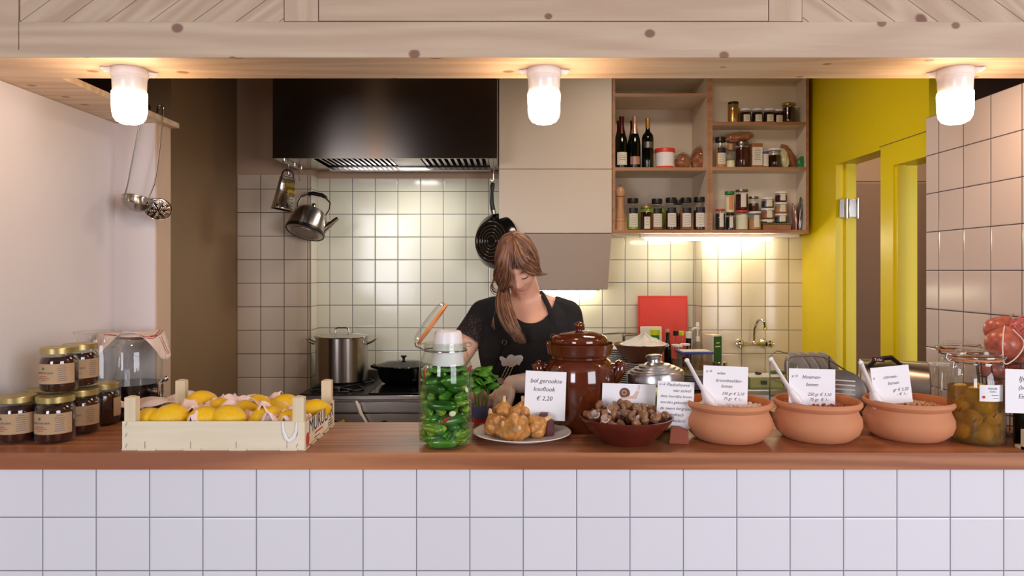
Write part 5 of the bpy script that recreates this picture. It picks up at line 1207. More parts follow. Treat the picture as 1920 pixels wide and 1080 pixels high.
def scoop(px0, py0, px1, py1, Z, label):
    p0 = Vector((X(px0, Z-.02), Z-.02, H(py0, Z-.02))); p1 = Vector((X(px1, Z), Z, H(py1, Z))); d = (p1-p0)
    t = thing('bean_scoop', label, 'scoop', p0, (0,0,0), 'white plastic scoops in the bean pots')
    mb = MB(); mb.tube([(0,0,0), d*.3, d*.62], [.0085,.0085,.010], 12, flat=.6); mb.ball((0,0,0), (.0075,.005,.0075), 12, 8); obj('handle', mb, M['white_pl'], t)
    mb = MB(); mb.tube([d*.62, d*.78, d*1.0], [.011,.022,.024], 14, flat=.7); obj('scoop_head', mb, M['white_pl'], t)
scoop(1288, 676, 1338, 768, 2.19, 'white plastic scoop standing in the pale beans')
scoop(1446, 674, 1502, 765, 2.20, 'white plastic scoop standing in the small red beans')
scoop(1614, 680, 1650, 768, 2.21, 'white plastic scoop standing in the tan beans, mostly behind its card')
card('price_card', 'handwritten price card stuck in the pale beans', 1317, 1401, 687, 762, 2.185, [('\u00bb\u2192', .05, .86, 1), ('witte', .30, .82, .9), ('kroonbeelden-', .28, .64, 1), ('bonen', .40, .50, 1), ('250 gr \u20ac 2,10', .42, .32, .9), ('75 gr  \u20ac 1,-', .46, .19, .9)], .13, math.radians(2.5), .05, .3)
card('price_card', 'handwritten price card stuck in the small red beans', 1479, 1566, 692, 762, 2.19, [('\u00bb\u2192', .05, .80, 1), ('bloemen-', .28, .78, 1.1), ('bonen', .36, .58, 1.1), ('250 gr \u20ac 3,10', .40, .32, .95), ('75 gr  \u20ac 1,-', .44, .18, .95)], .14, math.radians(1.5), .05, .3)
card('price_card', 'tilted handwritten price card stuck in the tan beans', 1640, 1712, 687, 757, 2.205, [('\u00bb', .03, .72, 1), ('citroen-', .30, .72, 1), ('bonen', .40, .55, 1), ('gr \u20ac 2,20', .52, .36, .9), ('- \u20ac 1,-', .60, .24, .9)], .14, math.radians(-5.5), .05, .3)
# ---------------------------------------------------------------- clip-top jars
def clip_jar(label, px, Z, R, h, first=None, yaw=0):
    if first: return dup(first, (X(px, Z), Z, CT), (0, 0, yaw), label)
    t = thing('clip_top_jar', label, 'jar', (X(px, Z), Z, CT), (0, 0, yaw), 'clip-top preserving jars')
    mb = MB(); mb.lathe([(0,.006),(R*.86,.001),(R*.97,.010),(R,.028),(R,h*.66),(R*.97,h*.74),(R*.84,h*.83),(R*.80,h*.86),(R*.82,h*.885)], 56); obj('glass_body', mb, M['glass'], t)
    mb = MB(); mb.lathe([(R*.72,h*.892),(R*.90,h*.888),(R*.91,h*.905),(R*.72,h*.905)], 48); obj('rubber_seal', mb, M['rubber'], t)
    mb = MB(); mb.lathe([(R*.70,h*.908),(R*.92,h*.908),(R*.94,h*.93),(R*.90,h*.95),(R*.72,h*.965),(R*.70,h*.99),(R*.62,h),(0,h*.985)], 56); obj('lid', mb, M['glass'], t)
    mb = MB(); mb.tube([(R*.83*math.cos(a*PI/20), R*.83*math.sin(a*PI/20), h*.862) for a in range(40)], .002, 6, closed=True)
    mb.tube([(R*.97*math.cos(a*PI/20), R*.97*math.sin(a*PI/20), h*.93) for a in range(40)], .0018, 6, closed=True)
    obj('wire_ring', mb, M['steel_s'], t)
    for s in (-1, 1):
        mb = MB(); mb.tube([(s*R*.82,0,h*.862),(s*R*1.05,0,h*.87),(s*R*1.2,0,h*.91),(s*R*1.15,0,h*.955),(s*R*.95,0,h*.935)], .0022, 6); mb.tube([(s*R*.9,-.01,h*.84),(s*R*1.0,-.01,h*.80),(s*R*.96,-.01,h*.87)], .002, 6); obj('clip', mb, M['steel_d'], t)
    return t
Zp = 2.165; R = .076; hp_ = H(655, Zp)-CT
cj = clip_jar('large clip-top jar of preserved yellow fruit with small white label', 1830, Zp, R, hp_)
cj2 = clip_jar('empty clip-top jar partly hidden behind the jar of yellow fruit', 1800, 2.395, R*.95, hp_, cj, .3)
jx = cj.location.x
mb = MB(); ring_label(mb, R, H(753, 2.09)-CT, H(722, 2.09)-CT, .46); lo = obj('label', mb, M['card'], cj)
mb = MB(); zl1 = H(738, 2.09)-CT; text(mb, 'PERZIK', .0085, .0, zl1+.014, wrap=R+.0016); text(mb, 'TAFELS', .0065, 0, zl1+.005, wrap=R+.0016); bars(mb, 1, .006, zl1-.005, .034, .004, .0014, wrap=R+.0016); text(mb, '\u2022', .035, -.025, zl1-.012, wrap=R+.0016, m=1); bars(mb, 1, .008, zl1-.014, .025, .004, .0012, wrap=R+.0016)
obj('print', mb, [M['ink_g'], M['red']], lo)
mb = MB(); mb.lathe([(0,.008),(R*.84,.004),(R*.95,.012),(R*.975,.028),(R*.975,hp_*.60),(0,hp_*.60)], 48)
n_ = NT('amber_syrup'); tr = n_.n('ShaderNodeBsdfTransparent'); tr.inputs[0].default_value = (.80,.62,.34,1); df = n_.n('ShaderNodeBsdfDiffuse'); df.inputs[0].default_value = L('9a7434'); mm = n_.n('ShaderNodeMixShader'); mm.inputs[0].default_value = .38; n_.l(tr.outputs[0], mm.inputs[1]); n_.l(df.outputs[0], mm.inputs[2]); n_.l(mm.outputs[0], n_.out.inputs[0])
obj('syrup', mb, n_.mat, cj)
peach = plain('preserved_peach', 'd8a83a', .3, 0, .3, 20); ff_ = None; rng = random.Random(8)
for j in range(4):
    for k in range(4):
        a = k*PI/2+j*.8+rng.uniform(-.1,.1); q = .040
        loc = (jx+q*math.cos(a), Zp+q*math.sin(a), CT+.036+j*.040)
        if j == 3: loc = (loc[0], loc[1], CT+.146)
        rot = (rng.uniform(0,3), rng.uniform(0,3), 0)
        if ff_ is None: ff_ = thing('preserved_fruit', 'golden fruit half preserved inside the clip-top jar', 'fruit', loc, rot, 'fruit in the clip-top jar'); mb = MB(); mb.ball((0,0,0), (.028,.028,.022), 20, 14, fn=lambda x, y, z: (x, y*(1-.15*abs(x)), z)); obj('flesh', mb, peach, ff_)
        else: dup(ff_, loc, rot)
rng = random.Random(3); mb = MB()
for k in range(10):
    a = rng.uniform(PI*1.1, PI*1.9); z0_ = rng.uniform(.02, .11); mb.tube([(R*.95*math.cos(a), R*.95*math.sin(a), z0_), (R*.95*math.cos(a+.12), R*.95*math.sin(a+.12), z0_+.012)], [.003,.002], 5)
o = obj('spice_bits', mb, M['block'], cj); o['kind'] = 'stuff'
# two small bottles
for px, Z, lab in ((1742, 2.62, 'small lidded glass bottle left of its twin beside the clip-top jars'), (1767, 2.53, 'small lidded glass bottle right of its twin, nearest the clip-top jars')):
    t = thing('milk_bottle', lab, 'bottle', (X(px, Z), Z, CT), (0,0,0), 'small glass bottles by the tiled wall'); h = H(680, Z)-CT; r = .040
    mb = MB(); mb.lathe([(0,.003),(r*.9,0),(r,.01),(r,h*.45),(r*.75,h*.75),(r*.62,h*.92),(r*.66,h*.95)], 28); obj('glass_body', mb, M['glass'], t)
    mb = MB(); mb.lathe([(r*.70,h*.94),(r*.74,h*.945),(r*.74,h*.995),(r*.7,h),(0,h)], 24); obj('lid', mb, M['porcelain'], t)
# ---------------------------------------------------------------- wire basket, onions, side pots at the right edge
Zb = 2.42; bxx = X(1905, Zb)
t = thing('wire_basket', 'tall black wire basket of onions against the tiled wall at the right', 'basket', (1.54, 2.235, CT)); 
for k, (z, rr) in enumerate(((.02,.066),(.075,.072),(.13,.077),(.185,.081),(.235,.085))):
    mb = MB(); mb.tube([(rr*math.cos(a*PI/16), rr*math.sin(a*PI/16), z) for a in range(32)], .002 if k < 4 else .003, 6, closed=True); obj('hoop', mb, M['black_iron'], t)
mb = MB()
for k in range(14): a = k*PI/7; mb.tube([(0,0,.004),(.055*math.cos(a), .055*math.sin(a), .006),(.066*math.cos(a), .066*math.sin(a), .02),(.085*math.cos(a), .085*math.sin(a), .235)], .0016, 5)
obj('wire_ribs', mb, M['black_iron'], t)
on = None
onm = [(1.500, 2.195, .290, .052, 'large red onion tied with string at the left of the basket'), (1.563, 2.185, .325, .050, 'large red onion in a pink net at the right picture edge'), (1.535, 2.265, .325, .046, 'red onion at the back of the basket heap'), (1.505, 2.245, .205, .040, 'brown onion low in the wire basket, left'), (1.565, 2.21, .225, .042, 'brown onion low in the wire basket, right'), (1.54, 2.24, .13, .045, 'brown onion at the bottom of the wire basket')]
onf = lambda x, y, z: (x*(1-.12*max(0, z)**2), y*(1-.12*max(0, z)**2), z+(.35*max(0, z-.75)/.25 if z > .75 else 0)*.5)
for x, y, z, r, lab in onm:
    loc = (x, y, CT+z); rot = (random.uniform(-.5,.5), random.uniform(-1,1), 0)
    if on is None:
        on = thing('red_onion', lab, 'onion', loc, rot, 'onions in the wire basket'); mb = MB(); mb.ball((0,0,0), (1,1,.92), 28, 18, fn=onf); obj('skin', mb, M['onion'], on)
        mb = MB(); mb.tube([(0,0,.95),(.05,0,1.15),(.12,.02,1.4)], [.14,.08,.05], 8); obj('neck', mb, M['kraft'], on); on.scale = (r,)*3
    else: dup(on, loc, rot, lab, scale=r)
mb = MB(); mb.tube(catmull([(1.498,2.19,CT+.345),(1.470,2.155,CT+.32),(1.462,2.145,CT+.27),(1.470,2.145,CT+.235),(1.50,2.135,CT+.26),(1.522,2.14,CT+.30),(1.502,2.16,CT+.338)]), .0019, 6)
o = obj('string', mb, M['cloth']); tag(o, 'pale string looped over the large red onion', 'string')
mb = MB(); rng = random.Random(2)
for k in range(34):
    a = rng.uniform(0, 2*PI); b = rng.uniform(.5, 1.4); P = []
    for j in range(7): aa = a+j*.22; bb = b+.3*math.sin(j); P.append((1.563+.053*math.cos(aa)*math.sin(bb), 2.185+.053*math.sin(aa)*math.sin(bb), CT+.325+.052*math.cos(bb)))
    mb.tube(P, .0009, 4)
o = obj('onion_net', mb, plain('pink_net', 'e07a80', .6)); tag(o, 'pink plastic net around the onion at the right edge', 'net', kind='stuff')
wbottle('wine_bottle', 'dark bottle standing behind the price card at the right edge', 1925, 705, .034, 2.13, 'bottle_dk', 'black_pl', None, .5, .7, .02, base=CT)
card('price_card', 'handwritten price card at the right picture edge', 1885, 1945, 693, 775, 2.075, [('IJs', .42, .78, 1.2), ('(bessen', .40, .58, 1.1), ('Eiser', .40, .38, 1.1)], .15, math.radians(2), .05, .2)
t = thing('card_holder', 'pale wooden card holder at the right picture edge', 'card holder', (X(1925, 2.07), 2.065, CT)); mb = MB(); mb.box(-.017, .03, -.01, .006, 0, .058); mb.box(-.017, .03, -.01, .03, 0, .01); obj('block', mb, M['crate_z'], t, .001)
# ---------------------------------------------------------------- dish rack, plates, glasses, contact grill
Z = 2.66; xx = X(1476, Z)
t = thing('dish_rack', 'thin dark wire dish rack on the counter behind the terracotta pots', 'rack', (xx, Z, CT)); ww = X(1572, Z)-xx; hh = H(668, Z)-CT
mb = MB(); mb.tube([(0,0,.0),(0,0,hh-.02),(.012,0,hh-.004),(.03,0,hh),(.10,0,hh+.002),(.14,0,hh-.004),(ww,0,hh-.035),(ww+.04,0,hh-.06),(ww+.045,0,0)], .0028, 8); obj('front_frame', mb, M['steel_d'], t)
mb = MB(); mb.tube([(0,.18,.0),(0,.18,hh-.02),(.03,.18,hh),(ww,.18,hh-.035),(ww+.045,.18,0)], .0028, 8); obj('back_frame', mb, M['steel_d'], t)
for z in (.02, .09):
    mb = MB(); mb.tube([(0,0,z),(ww+.045,0,z),(ww+.045,.18,z),(0,.18,z)], .002, 6, closed=True); obj('cross_wire', mb, M['steel_d'], t)
for k in range(9):
    mb = MB(); x = .03+k*ww/8; mb.tube([(x,0,.02),(x,.18,.02)], .0018, 6); mb.tube([(x,.02,.02),(x,.02,.085)], .0018, 6); obj('plate_divider', mb, M['steel_d'], t)
mb = MB(); mb.tube([(.155,0,.09),(.155,0,hh)], .0025, 6); obj('plate_divider', mb, M['black_iron'], t)
pf = None
for k in range(4):
    loc = (xx+.06+k*.036, Z+.09, CT+.112); rot = (0, math.radians(90-12), math.radians(12))
    if pf is None: pf = thing('dinner_plate', 'leftmost grey plate standing upright in the dish rack', 'plate', loc, rot, 'plates standing in the dish rack'); obj('plate_body', plate_mesh(.088), plain('grey_stoneware', 'a8a098', .25), pf)
    else: dup(pf, loc, rot, ('', 'second upright plate from the left in the dish rack', 'third upright plate from the left in the dish rack', 'rightmost upright plate in the dish rack')[k])
gf = None
for k, (px, lab) in enumerate(((1500, 'clear tumbler upside down in the dish rack, left'), (1528, 'clear tumbler in the dish rack beside the plates'))):
    jar('tumbler', lab, 'glass', (X(px, Z+.06), Z+.08, CT+.024), .030, .14, neck=1.0, shoulder=.95)
Z = 2.60; gx_ = X(1652, Z)
t = thing('contact_grill', 'domed brushed steel contact grill with ribbed side and black handle', 'grill', (1.365, 2.60, CT), (0, 0, math.radians(-24)))
mb = MB(); pr = [(-.095,.05)]+[(-.095*math.cos(PI*k/20), .085+.105*math.sin(PI*k/20)**.85) for k in range(21)]+[(.095,.05)]
V = [(x, a, z) for x in (-.10, .12) for a, z in pr]; nn = len(pr)
mb.add(V, [tuple(range(nn)), tuple(range(2*nn-1, nn-1, -1))]+[(i, i+nn, (i+1) % nn+nn, (i+1) % nn) for i in range(nn)]); obj('domed_lid', mb, M['steel'], t, .004, sharp=25)
mb = MB(); mb.box(-.105, .125, -.10, .10, .0, .048); obj('base_unit', mb, M['steel_d'], t, .008)
mb = MB()
for k in range(6): mb.box(-.1015, -.0998, -.085+.004*k, .085-.004*k, .062+k*.0115, .0665+k*.0115)
for k in range(5): mb.box(-.095, .10, -.1025, -.0995, .006+k*.008, .009+k*.008)
obj('side_louvres', mb, M['white_pl'], t)
mb = MB(); mb.tube([(-.075,-.055,.168),(-.045,-.062,.200),(.0,-.062,.206),(.03,-.055,.180)], [.008,.010,.011,.009], 12, flat=.8); obj('handle', mb, M['black_pl'], t)
mb = MB(); mb.box(-.062, -.022, -.076, -.0725, .190, .206); lo = obj('handle_badge', mb, M['foil_r'], t, .001)
mb = MB(); text(mb, 'Tefal', .013, -.042, .198, -.0765); obj('lettering', mb, M['card'], lo)
t = thing('coffee_filter_holder', 'round ribbed grey plastic lid standing between rack and grill', 'lid', (X(1578, 2.50), 2.50, CT), (0, 0, 0))
mb = MB(); mb.lathe([(0,0),(.078,0),(.084,.008),(.082,.02),(.06,.028),(0,.03)], 40, 0, T_((0, 0, .084), (math.radians(80), 0, math.radians(-30)))); obj('disc', mb, M['steel_d'], t)
mb = MB()
for k in range(7): mb.box(-.045, .045, -.046+k*.015, -.0415+k*.015, .0295, .0315, 0, T_((0, 0, .084), (math.radians(80), 0, math.radians(-30))))
obj('slots', mb, M['white_pl'], t)

# ================================================================ the cook
BX, BY = .05, 2.66
cook = thing('person', 'person in black cardigan and black printed apron, head bent over her work', 'person', (BX, BY, 0))
OFF = Matrix.Translation((-BX, -BY, 0))
RINGS = [(.80,.05,2.70,.165,.11),(.88,.05,2.70,.182,.12),(.96,.05,2.70,.178,.118),(1.04,.05,2.69,.155,.105),(1.12,.05,2.675,.143,.10),(1.20,.05,2.665,.150,.108),(1.27,.05,2.652,.163,.122),
         (1.33,.05,2.65,.168,.118),(1.38,.05,2.652,.172,.105),(1.42,.05,2.66,.166,.088),(1.448,.052,2.665,.145,.072),(1.47,.054,2.665,.098,.060),(1.492,.056,2.66,.062,.052)]
def torso_at(z):
    for a, b in zip(RINGS, RINGS[1:]):
        if z <= b[0]:
            f = max(0, (z-a[0])/(b[0]-a[0])); return [a[i]+(b[i]-a[i])*f for i in range(5)]
    return list(RINGS[-1])
def torso_front(x, z, off=0):
    _, cx, cy, rx, ry = torso_at(z); q = min(.985, abs((x-cx)/(rx+off))); return cy-(ry+off)*(1-q**2.4)**(1/2.4)
def se(a, n): c, s = math.cos(a), math.sin(a); return math.copysign(abs(c)**(2/n), c), math.copysign(abs(s)**(2/n), s)
def torso(mb, inf, z_lo=.80):
    V = []; rs = [r for r in RINGS if r[0] >= z_lo]; seg = 48
    for z, cx, cy, rx, ry in rs:
        for k in range(seg): c, s = se(2*PI*k/seg, 2.4); V.append((cx+(rx+inf)*c, cy+(ry+inf)*s, z))
    Fc = [(i*seg+k, i*seg+(k+1) % seg, (i+1)*seg+(k+1) % seg, (i+1)*seg+k) for i in range(len(rs)-1) for k in range(seg)]
    Fc += [tuple(range(seg-1, -1, -1)), tuple(range((len(rs)-1)*seg, len(rs)*seg))]
    mb.add(V, Fc, 0, OFF)
def limb(mb, P, R, inf=0, cap=True):
    P = [Vector(p) for p in P]; R = [r+inf for r in R]; Q = []; S = []
    for i in range(len(P)-1):
        for k in range(6): f = k/6; Q.append(P[i].lerp(P[i+1], f)); S.append(R[i]+(R[i+1]-R[i])*f)
    Q.append(P[-1]); S.append(R[-1]); mb.tube(Q, S, 16, 0, OFF)
    if cap:
        for p, r in zip(P, R): mb.ball(p, (r*.99,)*3, 16, 10, 0, OFF)
RS, RE, RW = (-.103, 2.655, 1.416), (-.215, 2.60, 1.225), (-.105, 2.465, 1.145)
LS, LE, LW = (.202, 2.655, 1.414), (.235, 2.60, 1.190), (-.000, 2.50, 1.185)
def lerp(a, b, f): return tuple(Vector(a).lerp(Vector(b), f))
def hand(mb, wrist, d, nrm, thumb_side, curl, inf=0):
    d = Vector(d).normalized(); nrm = Vector(nrm); nrm = (nrm-d*nrm.dot(d)).normalized(); sd = d.cross(nrm).normalized()*thumb_side
    w = Vector(wrist); M4 = Matrix((tuple(d)+(0,), tuple(sd)+(0,), tuple(nrm)+(0,), (0,0,0,1))).transposed(); M4.translation = w
    mb.ball((.045, 0, 0), (.050+inf, .040+inf, .0155+inf), 20, 14, 0, OFF @ M4); mb.ball((.075, .004, 0), (.020+inf, .041+inf, .013+inf), 16, 10, 0, OFF @ M4)
    for i, (yy, ln) in enumerate(((.030, .066), (.010, .075), (-.011, .070), (-.030, .054))):
        p = Vector((.078, yy, 0)); ang = 0; P = [p.copy()]; 
        for j, sg in enumerate((.45, .30, .25)):
            ang += curl*(.6, 1.0, .7)[j]*(1+.08*i); p = p+Vector((math.cos(ang), yy*.6, -math.sin(ang)))*ln*sg; P.append(p.copy())
        P2 = []; 
        for a, b in zip(P, P[1:]): P2 += [a, a.lerp(b, .5)]
        P2.append(P[-1]); mb.tube(P2, [r+inf for r in (.0095,.0092,.0090,.0085,.0082,.0078,.0066)], 10, 0, OFF @ M4); mb.ball(P[-1], (.0068+inf,)*3, 10, 8, 0, OFF @ M4)
    P = [Vector((.020, .028, -.004)), Vector((.040, .050, -.012)), Vector((.062, .058, -.024)), Vector((.080, .054, -.036))]
    mb.tube(P, [.014+inf, .0115+inf, .0098+inf, .008+inf], 10, 0, OFF @ M4); mb.ball(P[-1], (.0082+inf,)*3, 10, 8, 0, OFF @ M4)
LHD, LHN = (-.75, -.28, -.58), (-.25, -.2, 1)
RHD, RHN = (.45, -.35, -.55), (.2, -.8, .5)
# ---- head
HS = .93
def feats(Xx, Zz):
    g = lambda cx, cz, sx, sz: math.exp(-((Xx-cx)/sx)**2-((Zz-cz)/sz)**2)
    y = -.006*g(0,.002,.0075,.022)-.019*g(0,-.031,.0095,.014)-.005*g(0,-.018,.008,.018)
    y += -.004*g(0,.034,.035,.011)-.006*g(0,-.061,.022,.011)+.0035*g(0,-.0612,.019,.0018)-.010*g(0,-.101,.018,.014)+.003*g(0,-.079,.016,.006)
    for s in (-1, 1): y += -.007*g(s*.0115,-.037,.0055,.006)+.010*g(s*.030,.010,.014,.010)-.0075*g(s*.030,.006,.012,.008)-.006*g(s*.038,-.026,.018,.018)
    return y
def head_fn(x, y, z):
    t = max(0, -z); Xx = x*.074*(1-.32*t**1.5); Yy = y*.096; Zz = z*.119
    if y > 0: Yy *= 1-.42*t
    else: Yy = y*.093+feats(Xx, Zz)*min(1, -y*2.5)
    return (Xx, Yy, Zz)
def face_y(Xx, Zz):
    z = Zz/.119; t = max(0, -z); x = Xx/(.074*(1-.32*t**1.5)); y = -math.sqrt(max(.02, 1-x*x-z*z)); return y*.093+feats(Xx, Zz)*min(1, -y*2.5)
HC = Vector((.020, 2.545, 1.600))
HM = Matrix.Translation(HC) @ Euler((math.radians(38), 0, 0)).to_matrix().to_4x4()
HM = Matrix.Translation(HC) @ (Matrix.Rotation(math.radians(-7), 4, 'Z') @ Matrix.Rotation(math.radians(-6), 4, 'Y') @ Matrix.Rotation(math.radians(37), 4, 'X')) @ Matrix.Scale(HS, 4)
HL = OFF @ HM
mb = MB()
torso(mb, 0)
limb(mb, [(.054, 2.665, 1.44), (.050, 2.645, 1.50), (.036, 2.60, 1.552)], [.060, .052, .050])
mb.ball((0,0,0), (1,1,1), 110, 80, 0, HL, fn=head_fn)
for s in (-1, 1): mb.ball((s*.072, .012, -.006), (.008, .018, .029), 16, 12, 0, HL)
for SH in (RS, LS): limb(mb, [(.054, 2.662, 1.484), lerp((.054, 2.662, 1.484), SH, .55), SH], [.034, .040, .050])
limb(mb, [RS, lerp(RS, RE, .5), RE, lerp(RE, RW, .35), RW], [.052, .044, .037, .036, .025])
limb(mb, [LS, lerp(LS, LE, .5), LE, lerp(LE, LW, .35), LW], [.052, .044, .037, .037, .026])
hand(mb, LW, LHD, LHN, -1, .55); hand(mb, RW, RHD, RHN, 1, .75)
for s in (-1, 1): limb(mb, [(.05+s*.09, 2.70, .86), (.05+s*.095, 2.69, .48), (.05+s*.095, 2.70, .10), (.05+s*.097, 2.69, .06)], [.088, .056, .038, .042]); mb.ball((.05+s*.1, 2.64, .045), (.042, .11, .04), 20, 12, 0, OFF)
body = obj('body', mb, M['skin'], cook)
md = body.modifiers.new('r', 'REMESH'); md.mode = 'VOXEL'; md.voxel_size = .0036; md.use_smooth_shade = True
md = body.modifiers.new('s', 'SMOOTH'); md.factor = .5; md.iterations = 2
bake(body)
# ---- face details
mb = MB()
def lipf(u, v):
    a = 2*u-1; top = -.0612+.0062*(1-a*a)*(1-.3*math.exp(-(a/.2)**2)); bot = -.0612-.0085*(1-a*a); Zz = bot+(top-bot)*v; Xx = .021*a
    return (Xx, face_y(Xx, Zz)-.0012-.0018*math.sin(PI*v)*(1-a*a)*(1-.8*math.exp(-((v-.56)/.06)**2)), Zz)
mb.grid(24, 12, lipf, 0, HL); lp = obj('lips', mb, M['lip'], cook)
mb = MB(); mb2 = MB(); mb3 = MB()
for s in (-1, 1):
    P = [(s*.030+.0135*a, face_y(s*.030+.0135*a, .002-.0045*(1-a*a))-.0012, .002-.0045*(1-a*a)) for a in [k/6-1 for k in range(13)]]
    mb = MB(); mb.tube(P, [.0006+.0010*math.sin(PI*k/12) for k in range(13)], 6, 0, HL)
    for k in range(2, 12, 1): p = Vector(P[k]); mb.tube([p, p+Vector((s*.0015*(k-6)/6, -.003, -.0045))], [.0005, .0002], 4, 0, HL)
    obj('eyelashes', mb, M['lash'], cook)
    mb = MB(); P = [(s*.030+.018*a, face_y(s*.030+.018*a, .024+.004*(1-a*a))-.0010, .024+.004*(1-a*a)) for a in [k/5-1 for k in range(11)]]
    mb.tube(P, [.0008+.0018*math.sin(PI*k/10) for k in range(11)], 6, 0, HL); obj('eyebrow', mb, plain('light_brown_brow', '8a5c40', .8), cook)
mb = MB(); mb.ball((.079, .004, -.042), (.0032,)*3, 10, 8, 0, HL); mb.tube([(.078,.006,-.034),(.080,.003,-.040)], .0008, 5, 0, HL); obj('earring', mb, M['foil_g'], cook)
# ---- hair
M['hair'] = plain('auburn_hair', '80563f', .42, 0, .25, 60); M['hair_d'] = plain('darker_auburn_hair', '5b3828', .45, 0, .2, 60); M['hair_l'] = plain('blonde_streaks', '9e7657', .4, 0, .2, 60)
rng = random.Random(11); mb = MB()
def capf(x, y, z):
    a, b, c = head_fn(x, y, z) if y > 0 else (x*.074*(1-.32*max(0,-z)**1.5), y*.093, z*.119)
    k = 1.10+.03*noise.noise(Vector((x*3, y*3, z*3))); return (a*k, b*k, c*k)
pr = MB(); pr.ball((0,0,0), (1,1,1), 64, 48, 0, None, fn=capf)
keepF = [f for f in pr.F if (lambda c: c[2] > .052 or (c[1] > -.008+.25*max(0, .02-c[2]) and c[2] > -.085))([sum(pr.V[i][k] for i in f)/len(f) for k in range(3)])]
mb.add(pr.V, keepF, 0, HL)
def strand(P, r, T=HL, taper=.35):
    Q = catmull(P, 4); n = len(Q); m = rng.choice((0, 0, 1, 1, 2)); mb.tube(Q, [r*(1-(1-taper)*(k/(n-1))**2) for k in range(n)], 5, m, T)
crown = Vector((.004, -.012, 1)).normalized()
for k in range(800):
    az = rng.uniform(0, 2*PI); 
    e = Vector((math.cos(az), math.sin(az), 0)); front = e.y < -.35
    if front and rng.random() < .55: continue
    amax = (1.05 if front else 1.75)+rng.uniform(-.15, .1); P = []; tw = rng.uniform(-.15, .15)
    lift = 1.115+rng.uniform(0, .035)
    for j in range(6):
        th = .05+amax*j/5; aa = az+tw*j/5+(.25 if e.x < 0 else -.25)*j/5*(1 if e.y > 0 else 0)
        dv = Vector((math.cos(aa)*math.sin(th), math.sin(aa)*math.sin(th), math.cos(th)))
        p = Vector(capf(*dv))/1.10*lift; P.append(p)
    strand(P, rng.uniform(.0010, .0020), taper=.5)
for k in range(300):      # fringe sweeping to her right over the eye
    s = rng.random()**.8; j = lambda a=.003: Vector((rng.uniform(-a, a), rng.uniform(-a, a), rng.uniform(-a, a)))
    a = [Vector((-.002,-.045,.122)), Vector((-.010,-.098,.078)), Vector((-.014,-.116,.036)), Vector((-.034,-.120,-.006)), Vector((-.056,-.098,-.052)), Vector((-.066,-.060,-.092))]
    b = [Vector((-.020,-.030,.128)), Vector((-.056,-.070,.080)), Vector((-.080,-.062,.030)), Vector((-.090,-.045,-.010)), Vector((-.088,-.030,-.055)), Vector((-.074,-.020,-.095))]
    strand([x.lerp(y, s)+j() for x, y in zip(a, b)], rng.uniform(.0011, .0022))
for k in range(150):      # fringe on the other side, flicking out by the ear
    s = rng.random(); j = lambda a=.003: Vector((rng.uniform(-a, a), rng.uniform(-a, a), rng.uniform(-a, a)))
    a = [Vector((.004,-.045,.122)), Vector((.012,-.098,.080)), Vector((.034,-.104,.044)), Vector((.060,-.088,.012)), Vector((.078,-.062,-.016)), Vector((.100,-.050,-.020))]
    b = [Vector((.020,-.030,.127)), Vector((.055,-.066,.085)), Vector((.078,-.052,.040)), Vector((.085,-.040,.010)), Vector((.086,-.030,-.022)), Vector((.108,-.030,-.036))]
    if k > 55: a[-1] = Vector((.084,-.045,-.028)); b[-1] = Vector((.084,-.012,-.045))
    strand([x.lerp(y, s)+j() for x, y in zip(a, b)], rng.uniform(.0010, .0019))
for k in range(14):      # loose wisps beside the left cheek
    j = rng.uniform(-.004, .004); strand([(-.085,-.02+j,.0), (-.098+j,-.02,-.045), (-.112+j*2,-.022,-.070+j*3), (-.106+j,-.03,-.092+j*4), (-.086,-.03,-.100+j*4)], .0013)
hair = obj('hair', mb, [M['hair'], M['hair_d'], M['hair_l']], cook, sharp=80)
mb = MB(); core = [(X(944,2.535),2.535,H(540,2.535)), (X(944,2.50),2.50,H(566,2.50)), (X(950,2.475),2.475,H(592,2.475)), (X(961,2.462),2.462,H(617,2.462)), (X(980,2.468),2.468,H(641,2.468))]
for k in range(400):
    a = rng.uniform(0, 2*PI); q = math.sqrt(rng.random()); wd = [.018, .026, .030, .027, .012]; P = []
    for i, c in enumerate(core):
        f = q*wd[i]; P.append((c[0]+f*math.cos(a)+rng.uniform(-.002,.002), c[1]+.55*f*math.sin(a), c[2]+rng.uniform(-.006,.006)))
    if rng.random() < .25: P[-1] = (P[-1][0]-rng.uniform(.0, .03), P[-1][1], P[-1][2]+rng.uniform(0,.02))
    strand(P, rng.uniform(.0011, .0021), OFF)
for k in range(8): strand([core[0], (X(934,2.5),2.5,H(570,2.5)), (X(926,2.49),2.49,H(592,2.49)), (X(921+k,2.48),2.48,H(612+k,2.48))], .0009, OFF)
obj('ponytail', mb, [M['hair'], M['hair_d'], M['hair_l']], cook, sharp=80)
# ---- clothes
def garment(name, mb, mat, cut=None, vox=.006, label=None, keep_smooth=2):
    o = obj(name, mb, mat, cook, label=label); md = o.modifiers.new('r', 'REMESH'); md.mode = 'VOXEL'; md.voxel_size = vox; md.use_smooth_shade = True
    md = o.modifiers.new('s', 'SMOOTH'); md.factor = .5; md.iterations = keep_smooth; bake(o)
    if cut:
        b = bmesh.new(); b.from_mesh(o.data); dl = [f for f in b.faces if cut(f.calc_center_median()+Vector((BX, BY, 0)))]
        bmesh.ops.delete(b, geom=dl, context='FACES')
        bv = [v for v in b.verts if v.is_boundary]; nb = {v: [e.other_vert(v) for e in v.link_edges if e.is_boundary] for v in bv}
        for _ in range(14):
            nw = {v: (v.co+sum((q.co for q in nb[v]), Vector()))/(1+len(nb[v])) for v in bv}
            for v in bv: v.co = nw[v]
        b.to_mesh(o.data); b.free()
    return o
mb = MB(); torso(mb, .010, .88)
